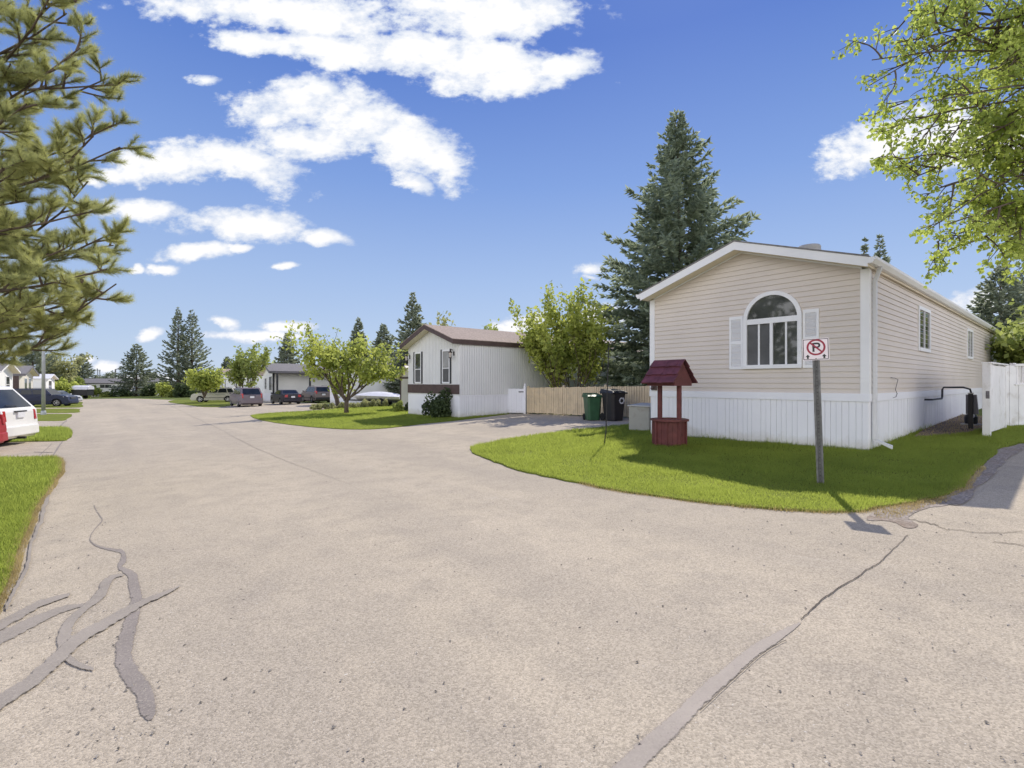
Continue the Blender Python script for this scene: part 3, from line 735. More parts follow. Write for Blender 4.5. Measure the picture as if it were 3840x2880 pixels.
def window(parent, fr, a0, a1, z0, z1, side='front', aw=0.0, fw=0.06, bars=1, glass='glass', name='window', low=None, depth=0.035):
    """framed window on the front (b=0) or on a side wall (plane a = aw); out = outward direction"""
    if side == 'front': g = lambda a, d, z: fr(a, -d, z)
    elif side == 'right': g = lambda a, d, z: fr(aw - d, a, z)
    else: g = lambda a, d, z: fr(aw + d, a, z)
    b = MB()
    def bx(x0, x1, y0, y1, d0, d1): b.hexa([g(x0, d0, y0), g(x1, d0, y0), g(x1, d1, y0), g(x0, d1, y0), g(x0, d0, y1), g(x1, d0, y1), g(x1, d1, y1), g(x0, d1, y1)])
    bx(a0, a0 + fw, z0, z1, 0, depth); bx(a1 - fw, a1, z0, z1, 0, depth)
    bx(a0 + fw, a1 - fw, z0, z0 + fw, 0, depth + .01); bx(a0 + fw, a1 - fw, z1 - fw, z1, 0, depth)
    for i in range(1, bars + 1):
        c = a0 + (a1 - a0) * i / (bars + 1); bx(c - .022, c + .022, z0 + fw, z1 - fw, 0, depth - .006)
    o = b.build(name, M['white_vinyl'], parent)
    p = MB(); zm = z0 + fw if low is None else z0 + (z1 - z0) * low
    d = 0.019 if depth < .05 else .030
    p.quad(g(a0 + fw, d, zm), g(a1 - fw, d, zm), g(a1 - fw, d, z1 - fw), g(a0 + fw, d, z1 - fw))
    p.build('pane', M[glass], o, recalc=False)
    if low is not None:
        q = MB(); q.quad(g(a0 + fw, d, z0 + fw), g(a1 - fw, d, z0 + fw), g(a1 - fw, d, zm - .03), g(a0 + fw, d, zm - .03))
        q.build('screen', M['screen'], o, recalc=False)
        r = MB(); r.hexa([g(a0 + fw, 0, zm - .03), g(a1 - fw, 0, zm - .03), g(a1 - fw, .03, zm - .03), g(a0 + fw, .03, zm - .03), g(a0 + fw, 0, zm + .02), g(a1 - fw, 0, zm + .02), g(a1 - fw, .03, zm + .02), g(a0 + fw, .03, zm + .02)])
        r.build('sash_bar', M['white_vinyl'], o)
    return o

def home_a():
    W, Ln = 4.88, 22.0
    fr = frame(PA, U, N)
    t = thing('mobile_home', 'beige clapboard mobile home with an arched window, white skirting and a white gable edge', 'house', (PA.x, PA.y, gz(PA.x)))
    zs, zw, zr, sl = 1.295, 3.750, 4.560, 0.332
    core = MB()
    pent = [(0.002, zs - .02), (W - .002, zs - .02), (W - .002, zw - .02), (W / 2, zw - .02 + sl * W / 2), (0.002, zw - .02)]
    core.prism([fr(a, 0.002, z) for a, z in pent], [fr(a, Ln, z) for a, z in pent])
    lap_wall(core, fr, 0, W, zs, zr + 0.02, 0.1143, 'front', sl, W / 2, zw)
    lap_wall(core, fr, 0, Ln, zs, zw + .02, 0.1143, ('side', 0.0, -1))
    lap_wall(core, fr, 0, Ln, zs, zw + .02, 0.1143, ('side', W, 1))
    wall = core.build('wall', M['siding'], t, recalc=False)
    # corner boards
    for a in (0, W):
        s = -1 if a == 0 else 1
        c = MB(); i0, i1 = (a - .024, a + .125) if a == 0 else (a - .125, a + .024)
        c.fbox(fr, i0, i1, -.026, -.001, zs - .005, zw - .002)
        o0, o1 = (a - .026, a - .001) if a == 0 else (a + .001, a + .026)
        c.fbox(fr, o0, o1, -.0005, .11, zs - .004, zw - .003)
        c.build('corner_trim', M['white_vinyl'], t)
    # skirting of upright boards, following the ground
    sk = MB(); r = random.Random(3)
    def boards(plane, l, out):
        x = 0.0
        while x < l - .01:
            w = r.choice([.10, .10, .11, .10, .12, .2]); x1 = min(x + w, l)
            pr = 0.008 + r.uniform(0, .006)
            if plane == 'front': g0 = gz(fr(x, 0, 0).x) - .05; sk.fbox(fr, x + .0025, x1 - .0025, -pr, .02, g0, zs - .12)
            elif plane == 'right': g0 = gz(fr(0, x, 0).x) - .05; sk.fbox(fr, -pr, .02, x + .004, x1 - .004, g0, zs - .12)
            else: g0 = gz(fr(W, x, 0).x) - .05; sk.fbox(fr, W - .02, W + pr, x + .004, x1 - .004, g0, zs - .12)
            x = x1
    boards('front', W, 0); boards('right', Ln, 0); boards('left', Ln, 0)
    sk.fbox(fr, .01, W - .01, .012, Ln, gz(PA.x) - .3, zs - .05)
    sk.build('skirting', M['white_skirt'], t)
    bt = MB()
    bt.fbox(fr, -.03, W + .03, -.032, -.0005, zs - .135, zs + .02)
    bt.fbox(fr, -.031, -.0005, 0, Ln, zs - .134, zs + .019); bt.fbox(fr, W + .0005, W + .031, 0, Ln, zs - .134, zs + .019)
    bt.build('skirt_board', M['white_skirt'], t)
    # roof
    oh, so = .37, .08
    zp = 4.765; ze = zp - sl * (W / 2 + so)
    def rl(a): return zp - sl * abs(a - W / 2)
    rf = MB()
    for s in (0, 1):
        a0, a1 = (-so - .02, W / 2) if s == 0 else (W / 2, W + so + .02)
        sec = [(a0, rl(a0) - .03), (a1, rl(a1) - .03), (a1, rl(a1)), (a0, rl(a0))]
        rf.prism([fr(a, -oh - .035, z) for a, z in sec], [fr(a, Ln + oh, z) for a, z in sec])
    rf.build('roof', M['shingle_grey'], t)
    fa = MB()
    for s in (0, 1):
        a0, a1 = (-so, W / 2) if s == 0 else (W / 2, W + so)
        for (b0, b1) in ((-oh - .022, -oh),):
            sec = [(a0, rl(a0) - .215), (a1, rl(a1) - .215), (a1, rl(a1) - .032), (a0, rl(a0) - .032)]
            fa.prism([fr(a, b0, z) for a, z in sec], [fr(a, b1, z) for a, z in sec])
    fa.build('gable_fascia', M['white_vinyl'], t)
    sf = MB()
    for s in (0, 1):
        a0, a1 = (-so + .003, W / 2 - .001) if s == 0 else (W / 2 + .001, W + so - .003)
        sec = [(a0, rl(a0) - .198), (a1, rl(a1) - .198), (a1, rl(a1) - .034), (a0, rl(a0) - .034)]
        sf.prism([fr(a, -oh + .001, z) for a, z in sec], [fr(a, Ln + oh - .021, z) for a, z in sec])
    sf.build('soffit', M['soffit'], t)
    fz = MB()                                       # moulding under the soffit
    for s in (0, 1):
        a0, a1 = (0.1, W / 2) if s == 0 else (W / 2, W - .1)
        sec = [(a0, rl(a0) - .235), (a1, rl(a1) - .235), (a1, rl(a1) - .200), (a0, rl(a0) - .200)]
        fz.prism([fr(a, -.035, z) for a, z in sec], [fr(a, -.016, z) for a, z in sec])
    fz.build('frieze_moulding', M['white_vinyl'], t)
    # gutters
    for s in (0, 1):
        g = MB(); A = (lambda x: -so - x) if s == 0 else (lambda x: W + so + x)
        zt = rl(A(0)) - .035
        sec = [(0, zt - .12), (.075, zt - .12), (.125, zt - .05), (.13, zt), (.122, zt), (.115, zt - .045), (.07, zt - .108), (.006, zt - .108), (.006, zt), (0, zt)]
        g.prism([fr(A(x) , -oh - .03, z) for x, z in sec], [fr(A(x), Ln + oh, z) for x, z in sec])
        g.hexa([fr(A(.004), -oh - .028, zt - .11), fr(A(.075), -oh - .028, zt - .11), fr(A(.075), -oh - .024, zt - .11), fr(A(.004), -oh - .024, zt - .11),
                fr(A(.004), -oh - .028, zt - .01), fr(A(.12), -oh - .028, zt - .01), fr(A(.12), -oh - .024, zt - .01), fr(A(.004), -oh - .024, zt - .01)])
        g.build('gutter', M['white_vinyl'], t, recalc=True)
    d = MB()
    def dbox(a0, a1, b0, b1, z0, z1, sh=0.0): d.hexa([fr(a0, b0, z0), fr(a1, b0, z0), fr(a1, b1, z0), fr(a0, b1, z0), fr(a0 - sh, b0, z1), fr(a1 - sh, b0, z1), fr(a1 - sh, b1, z1), fr(a0 - sh, b1, z1)])
    dbox(-.10, -.035, .13, .21, .42, 3.52); dbox(-.10, -.035, .13, .21, 3.52, rl(-so) - .15, .09)
    d.hexa([fr(-.10, .13, .42), fr(-.035, .13, .42), fr(-.035, .21, .42), fr(-.10, .21, .42)] [::1] + [fr(-.10, .13, .425), fr(-.035, .13, .425), fr(-.035, .21, .425), fr(-.10, .21, .425)])
    e = [fr(-.10, .13, .418), fr(-.035, .13, .418), fr(-.035, .21, .418), fr(-.10, .21, .418)]
    e2 = [fr(-.34, .13, .33), fr(-.34, .13, .26), fr(-.34, .21, .26), fr(-.34, .21, .33)]
    d.prism(e, e2)
    d.build('downspout', mat('grey_white_downspout', (0.66, 0.66, 0.68), 0.5, 0.06, 2), t)
    # arched window
    wf = MB(); c, rr = 1.775, .615; z0, zsp = 1.845, 2.94; fw = .085
    def g(a, dd, z): return fr(a, -dd, z)
    n = 22
    arc = [(c + math.cos(math.pi * i / n) * rr, zsp + math.sin(math.pi * i / n) * rr) for i in range(n + 1)]
    arci = [(c + math.cos(math.pi * i / n) * (rr - fw), zsp + math.sin(math.pi * i / n) * (rr - fw)) for i in range(n + 1)]
    for i in range(n):
        o0, o1, q0, q1 = arc[i], arc[i + 1], arci[i], arci[i + 1]
        wf.hexa([g(*[o0[0], 0, o0[1]]), g(o1[0], 0, o1[1]), g(q1[0], 0, q1[1]), g(q0[0], 0, q0[1]), g(o0[0], .06, o0[1]), g(o1[0], .06, o1[1]), g(q1[0], .06, q1[1]), g(q0[0], .06, q0[1])])
    def wb(x0, x1, y0, y1, d1=.06): wf.hexa([g(x0, 0, y0), g(x1, 0, y0), g(x1, d1, y0), g(x0, d1, y0), g(x0, 0, y1), g(x1, 0, y1), g(x1, d1, y1), g(x0, d1, y1)])
    wb(c - rr, c - rr + fw, z0 + fw, zsp); wb(c + rr - fw, c + rr, z0 + fw, zsp); wb(c - rr, c + rr, z0, z0 + fw, .072)
    wb(c - rr + fw, c + rr - fw, zsp - .09, zsp + .03, .055)
    wb(c - .032, c + .032, z0 + fw, zsp - .09, .05)
    wn = wf.build('arched_window', M['white_vinyl'], t)
    for a in (c - .30, c + .27):
        q = MB(); q.hexa([g(a - .019, 0, z0 + fw), g(a + .019, 0, z0 + fw), g(a + .019, .036, z0 + fw), g(a - .019, .036, z0 + fw), g(a - .019, 0, zsp - .09), g(a + .019, 0, zsp - .09), g(a + .019, .036, zsp - .09), g(a - .019, .036, zsp - .09)])
        q.build('glazing_bar', M['white_vinyl'], wn)
    gp = MB(); gp.quad(*[g(x, .02, z) for x, z in arci]); gp.build('pane', M['glass'], wn, recalc=False)
    gp = MB(); gp.quad(g(c + .03, .021, z0 + fw), g(c + rr - fw, .021, z0 + fw), g(c + rr - fw, .021, zsp - .09), g(c + .03, .021, zsp - .09)); gp.build('pane', M['screen'], wn, recalc=False)
    gp = MB(); gp.quad(g(c - rr + fw, .021, z0 + fw), g(c - .03, .021, z0 + fw), g(c - .03, .021, zsp - .09), g(c - rr + fw, .021, zsp - .09)); gp.build('pane', M['glass'], wn, recalc=False)
    # louvred shutters
    for a0, a1 in ((2.405, 2.72), (.845, 1.145)):
        s = MB(); y0, y1 = 1.84, 3.07
        def sb(x0, x1, u0, u1, d0, d1): s.hexa([g(x0, d0, u0), g(x1, d0, u0), g(x1, d1, u0), g(x0, d1, u0), g(x0, d0, u1), g(x1, d0, u1), g(x1, d1, u1), g(x0, d1, u1)])
        sb(a0, a0 + .045, y0, y1, 0, .034); sb(a1 - .045, a1, y0, y1, 0, .034)
        for zz in (y0, (y0 + y1) / 2 - .03, y1 - .07): sb(a0 + .045, a1 - .045, zz, zz + .07, 0, .033)
        sb(a0 + .04, a1 - .04, y0 + .02, y1 - .02, 0, .012)
        o = s.build('shutter', M['white_vinyl'], t)
        lv = MB(); zz = y0 + .075
        while zz < y1 - .09:
            if not ((y0 + y1) / 2 - .055 < zz < (y0 + y1) / 2 + .035):
                lv.hexa([g(a0 + .046, .013, zz + .018), g(a1 - .046, .013, zz + .018), g(a1 - .046, .030, zz), g(a0 + .046, .030, zz),
                         g(a0 + .046, .013, zz + .023), g(a1 - .046, .013, zz + .023), g(a1 - .046, .030, zz + .005), g(a0 + .046, .030, zz + .005)])
            zz += .024
        lv.build('louvres', M['white_vinyl'], o)
    window(t, fr, 4.22, 5.62, 2.33, 3.46, 'right', 0.0, .085, 1, depth=.045)
    window(t, fr, 11.95, 13.25, 2.38, 3.45, 'right', 0.0, .085, 1, depth=.045)
    window(t, fr, 3.0, 4.2, 2.33, 3.4, 'left', W, .08, 1)
    # cable stub on the wall
    cb = MB(); cb.tube([fr(-.03, 1.55, 1.64), fr(-.05, 1.75, 1.63), fr(-.06, 2.0, 1.60), fr(-.05, 1.95, 1.5), fr(-.045, 1.85, 1.38), fr(-.05, 1.98, 1.29), fr(-.045, 1.9, 1.22), fr(-.03, 1.7, 1.2)], .007, 5)
    cb.build('cable', M['grey_trim'], t)
    bx = MB(); c0 = P(2462, 1450, 13.0); bx.tube([fr(W - .12, -.03, 1.42), fr(W - .12, -.10, 1.42), fr(W - .10, -.14, 1.36)], .03, 8)
    bx.fbox(fr, W - .2, W - .04, -.06, -.027, 1.33, 1.46); bx.build('outlet_box', M['brown_trim'], t)
    # roof vent
    v = MB(); a, bb = 2.03, 3.0; zc = rl(a)
    v.lathe([(.20, -.1), (.20, .30), (.27, .32), (.28, .36), (.275, .42), (.265, .425), (.27, .43), (.275, .49), (.25, .53), (.0, .56)], Matrix.Translation(fr(a, bb, zc)) , 20)
    v.build('roof_vent', mat('grey_vent', (0.36, 0.35, 0.34), 0.6, .1, 4), t, smooth=False)
    return t
home_a()

# ================================================================= generic homes of the street
def home(name, label, o, u, n, W, Ln, skirt=.95, wallh=2.35, slope=.33, wall='wall_white', skirtm='white_skirt', roof='shingle_grey', trim='brown_trim',
         oh=.35, so=.10, fdepth=.22, rib=0.0, band=None, wins=(), lampsA=(), porch=None, eave_fascia=True, side_rib=None):
    o = Vector((o[0], o[1], 0)); fr = frame(o, u, n); g0 = gz(o.x)
    t = thing(name, label, 'house', (o.x, o.y, g0))
    zs = g0 + skirt; zw = zs + wallh; zr = zw + slope * W / 2
    b = MB()
    pent = [(0, zs), (W, zs), (W, zw), (W / 2, zr), (0, zw)]
    b.prism([fr(a, 0, z) for a, z in pent], [fr(a, Ln, z) for a, z in pent])
    if rib:
        a = rib * .5; r = random.Random(5)
        while a < W - rib * .4:
            zt = zw + slope * min(a, W - a); b.fbox(fr, a - rib * .5 + .013, a + rib * .5 - .013, -.022, -.0005, zs, zt - .01); a += rib
        a = rib * .5
        while a < Ln: b.fbox(fr, -.022, -.0005, a - rib * .5 + .013, a + rib * .5 - .013, zs, zw - .005); a += rib
    b.build('wall', M[wall], t)
    s = MB(); lowz = min(gz(fr(W, 0, 0).x), g0) - .25
    s.fbox(fr, .006, W - .006, .006, Ln - .006, lowz, zs - .002)
    if rib:
        r = random.Random(9)
        a = .02
        while a < W - .02: w = r.choice([.12, .2, .2]); s.fbox(fr, a, min(a + w - .012, W), -.008, .004, lowz, zs - .06); a += w
        a = .02
        while a < Ln: w = r.choice([.12, .2, .2]); s.fbox(fr, -.008, .004, a, a + w - .012, lowz, zs - .06); a += w
        s.fbox(fr, -.02, -.0002, .0, Ln, zs - .055, zs - .004)
    s.build('skirting', M[skirtm], t)
    if band:
        q = MB(); q.fbox(fr, -.026, W + .006, -.04, -.0225, band[0], band[1]); q.build('trim_band', M[trim], t)
    ztop = zr + fdepth - .01
    def rl(a): return ztop - slope * abs(a - W / 2)
    rf = MB()
    for k in (0, 1):
        a0, a1 = (-so - .015, W / 2) if k == 0 else (W / 2, W + so + .015)
        sec = [(a0, rl(a0) - .03), (a1, rl(a1) - .03), (a1, rl(a1)), (a0, rl(a0))]
        rf.prism([fr(a, -oh - .03, z) for a, z in sec], [fr(a, Ln + oh, z) for a, z in sec])
    rfo = rf.build('roof', M[roof], t)
    fa = MB()
    for k in (0, 1):
        a0, a1 = (-so, W / 2) if k == 0 else (W / 2, W + so)
        sec = [(a0, rl(a0) - fdepth), (a1, rl(a1) - fdepth), (a1, rl(a1) - .032), (a0, rl(a0) - .032)]
        fa.prism([fr(a, -oh - .02, z) for a, z in sec], [fr(a, -oh, z) for a, z in sec])
        if eave_fascia:
            e = -so if k == 0 else W + so; e2 = e + (.02 if k == 0 else -.02)
            zz = rl(e) - .033
            fa.fbox(fr, min(e, e2), max(e, e2), -oh + .001, Ln + oh, zz - fdepth + .03, zz)
    fa.build('fascia', M[trim], t)
    sf = MB()
    for k in (0, 1):
        a0, a1 = (-so + .021, W / 2 - .001) if k == 0 else (W / 2 + .001, W + so - .021)
        sec = [(a0, rl(a0) - fdepth + .012), (a1, rl(a1) - fdepth + .012), (a1, rl(a1) - .034), (a0, rl(a0) - .034)]
        sf.prism([fr(a, -oh + .002, z) for a, z in sec], [fr(a, Ln + oh - .01, z) for a, z in sec])
    sf.build('soffit', M['soffit'], t)
    for w in wins:
        kw = dict(w[5]) if len(w) > 5 else {}
        sh = kw.pop('shutters', None)
        side, a0, a1, z0, z1 = w[:5]
        if rib: kw['depth'] = .05
        window(t, fr, a0, a1, g0 + z0, g0 + z1, side, 0.0 if side != 'left' else W, **kw)
        if sh:
            for x0, x1 in ((a0 - sh, a0 - .01), (a1 + .01, a1 + sh)):
                q = MB(); q.fbox(fr, x0, x1, -.045, -.0225, g0 + z0 - .02, g0 + z1 + .03); q.build('shutter', M['black_trim'], t)
    for a, z in lampsA:
        q = MB(); q.fbox(fr, a - .06, a + .06, -.03, -.012, g0 + z - .12, g0 + z + .06)
        q.tube([fr(a, -.03, g0 + z), fr(a, -.10, g0 + z + .16), fr(a, -.2, g0 + z + .14), fr(a, -.22, g0 + z + .05)], .016, 6)
        q.lathe([(.03, .08), (.10, .02), (.085, 0.0)], Matrix.Translation(fr(a, -.22, g0 + z)), 8)
        q.lathe([(.06, -.25), (.075, -.22), (.06, -.21)], Matrix.Translation(fr(a, -.22, g0 + z)), 8)
        for k in range(4):
            dx, dy = .07 * math.cos(R(45 + 90 * k)), .07 * math.sin(R(45 + 90 * k)); c_ = fr(a, -.22, g0 + z); q.tube([c_ + Vector((dx, dy, -.23)), c_ + Vector((dx, dy, .03))], .008, 4)
        lo = q.build('wall_lantern', M['lantern'], t)
        q = MB(); q.lathe([(.05, -.21), (.08, 0.0)], Matrix.Translation(fr(a, -.22, g0 + z)), 8); q.build('lantern_glass', M['lantern_glass'], lo)
    if porch:
        porch(t, fr, g0, zs, zw)
    return t

PB = G(1723, 1567)
home('mobile_home', 'pale grey ribbed mobile home with brown roof edge, brown band and two narrow shuttered windows', (PB.x, PB.y), U, N, 4.75, 17.5, skirt=1.02, wallh=2.35,
     slope=.345, wall='siding_grey', roof='shingle_tan', trim='brown_trim', oh=.42, so=.10, fdepth=.235, rib=.135, band=(1.0, 1.44),
     wins=[('front', .75, 1.40, 1.56, 3.12, dict(shutters=.13, bars=0, glass='glass_blind', low=.46)), ('front', 3.36, 4.01, 1.56, 3.12, dict(shutters=.13, bars=0, low=.46))],
     lampsA=[(.42, 2.95), (4.55, 2.95)])
PE = P(1310, 1434, 43.0); PE = Vector((PE.x, PE.y, 0))
home('mobile_home', 'long white mobile home half hidden behind the lawn tree and the small shed', (PE.x, PE.y), U, N, 4.7, 18, skirt=.8, wallh=2.5, slope=.3,
     wall='wall_white', trim='grey_trim', roof='shingle_grey', band=None, wins=[('right', 9.0, 10.0, 1.9, 2.7, dict(bars=1, glass='glass')), ('right', 4, 5.2, 1.9, 2.9, dict(bars=1)), ('front', 1.2, 2.4, 1.5, 2.8, dict(bars=1))])
def porch_c(t, fr, g0, zs, zw):
    # porch posts and beam with black trim along the front and side
    for a, b in ((-1.5, .0), (-1.5, 3.6), (-1.5, 7.2), (-.0, -.02)):
        q = MB(); q.fbox(fr, a - .09, a + .09, b - .09, b + .09, gz(fr(a, b, 0).x) - .1, zw - .02); q.build('porch_post', M['black_trim'], t)
    q = MB(); q.fbox(fr, -1.62, -.12, -.3, 8.0, zw - .02, zw + .12); q.build('porch_roof', M['grey_trim'], t)
    q = MB(); q.fbox(fr, -1.5, -.01, .0, 7.5, gz(fr(-1.5, 0, 0).x) - .1, zs - .1); q.build('porch_deck', M['brown_trim'], t)
PC = P(1026, 1434, 56.5); PC = Vector((PC.x, PC.y, 0))
home('mobile_home', 'white mobile home with dark grey roof and black porch posts behind the parked sedan', (PC.x, PC.y), U, N, 4.6, 17, skirt=.95, wallh=2.4, slope=.40,
     wall='wall_white', trim='grey_trim', roof='shingle_grey', oh=.5, fdepth=.3, wins=[('front', .7, 1.9, 1.3, 3.0, dict(bars=1, glass='glass')), ('front', 3.0, 3.9, 1.4, 2.8, dict(bars=1))], porch=porch_c)
PD = P(850, 1434, 69.0); PD = Vector((PD.x, PD.y, 0))
home('mobile_home', 'white mobile home with a pale brown roof behind the pale beige SUV', (PD.x, PD.y), U, N, 4.6, 17, skirt=.9, wallh=2.5, slope=.34,
     wall='wall_white', trim='shingle_tan', roof='shingle_tan', fdepth=.2, wins=[('front', .5, 1.2, 1.4, 3.0, dict(bars=0)), ('front', 2.6, 3.6, 1.4, 2.8, dict(bars=1))])
# homes on the left side of the street: origin at the near front corner, running back to the left
LU, LN = Vector((-.53, .848, 0)), Vector((-.848, -.53, 0))
q = P(72, 1434, 52)
home('mobile_home', 'mobile home with a dark brown side wall and cream gable front', (q.x, q.y), LU, LN, 4.9, 15, skirt=1.0, wallh=2.25, slope=.36, wall='wall_cream', trim='grey_trim', roof='shingle_grey', oh=.5, fdepth=.25,
     wins=[('front', 1.7, 2.6, 1.2, 3.0, dict(bars=0)), ('front', 3.2, 4.0, 1.2, 3.0, dict(bars=0))],
     porch=lambda t, fr, g0, zs, zw: (MB().fbox(fr, -.03, -.0005, 0.02, 15, zs - .6, zw - .03).build('side_cladding', M['brown_trim'], t), MB().fbox(fr, 1.6, 4.1, -.12, -.012, g0 + 1.0, g0 + 1.2).build('flower_box', M['white_paint'], t)))
q = P(-25, 1434, 41.5)
home('mobile_home', 'white clapboard mobile home at the left edge beyond the white minivan', (q.x, q.y), LU, LN, 4.9, 14, skirt=1.0, wallh=2.3, slope=.36, wall='wall_white', trim='white_vinyl', roof='shingle_grey', oh=.5, fdepth=.2,
     wins=[('front', 3.0, 4.0, 1.5, 3.0, dict(bars=0, low=.5))])
q = P(172, 1434, 68)
home('mobile_home', 'low white mobile home with a flat-pitched white roof edge behind the grey lamp post', (q.x, q.y), LU, LN, 4.6, 14, skirt=.8, wallh=2.3, slope=.26, wall='wall_white', trim='white_vinyl', roof='tarp', oh=.4, fdepth=.15,
     wins=[('front', 1.4, 2.9, 1.5, 2.9, dict(bars=1))],
     porch=lambda t, fr, g0, zs, zw: [MB().fbox(fr, 3.0, 4.5, -1.6, -.03, g0 - .2, g0 + h).build('step', M['white_paint'], t) for h in (.8,)])
# far end of the street
q = P(482, 1434, 100)
home('bungalow', 'low white bungalow with a pale grey roof across the end of the street', 'x' and (q.x, q.y), Vector((-.25, .97, 0)), Vector((-.97, -.25, 0)), 6, 8.6, skirt=.5, wallh=2.0, slope=.3, wall='wall_white', trim='grey_trim', roof='shingle_grey', fdepth=.2,
     wins=[('right', 3.2, 5.0, 1.6, 2.4, dict(bars=1)), ('right', 6.5, 7.5, 1.4, 2.3, dict(bars=0))])
q = P(582, 1434, 104)
home('bungalow', 'small white house end with a grey roof beside the single spruce at the far end', (q.x, q.y), Vector((-.3, .95, 0)), Vector((-.95, -.3, 0)), 5, 5.4, skirt=.5, wallh=2.2, slope=.3, wall='wall_white', trim='grey_trim', roof='shingle_grey', fdepth=.2,
     wins=[('right', 1.0, 2.0, 1.4, 2.3, dict(bars=0))])

# ================================================================= shed beside the grey home
sh = P(1558, 1434, 31.0); fr = frame((sh.x, sh.y), U, N)
t = thing('garden_shed', 'small cream shed with a gable roof and brown corner trim beside the grey home', 'shed', (sh.x, sh.y, gz(sh.x)))
g0 = gz(sh.x); Ws, zw_ = 2.0, 2.05
b = MB(); pent = [(0, g0 - .1), (Ws, g0 - .1), (Ws, g0 + zw_), (Ws / 2, g0 + zw_ + .62), (0, g0 + zw_)]
b.prism([fr(a, 0, z) for a, z in pent], [fr(a, 2.4, z) for a, z in pent]); b.build('wall', M['wall_cream'], t)
b = MB()
for a0, a1, za, zb in ((-.25, 1, zw_ - .12, zw_ + .67), (1, 2.25, zw_ + .67, zw_ - .12)):
    b.prism([fr(a0, -.25, g0 + za), fr(a1, -.25, g0 + zb), fr(a1, -.25, g0 + zb + .08), fr(a0, -.25, g0 + za + .08)], [fr(a0, 2.6, g0 + za), fr(a1, 2.6, g0 + zb), fr(a1, 2.6, g0 + zb + .08), fr(a0, 2.6, g0 + za + .08)])
b.build('roof', M['soffit'], t)
b = MB(); b.fbox(fr, 1.9, 2.03, -.03, -.001, g0, g0 + zw_); b.fbox(fr, -.03, 1.9, -.028, -.001, g0 + zw_ - .1, g0 + zw_ + .02); b.build('trim', M['brown_trim'], t)

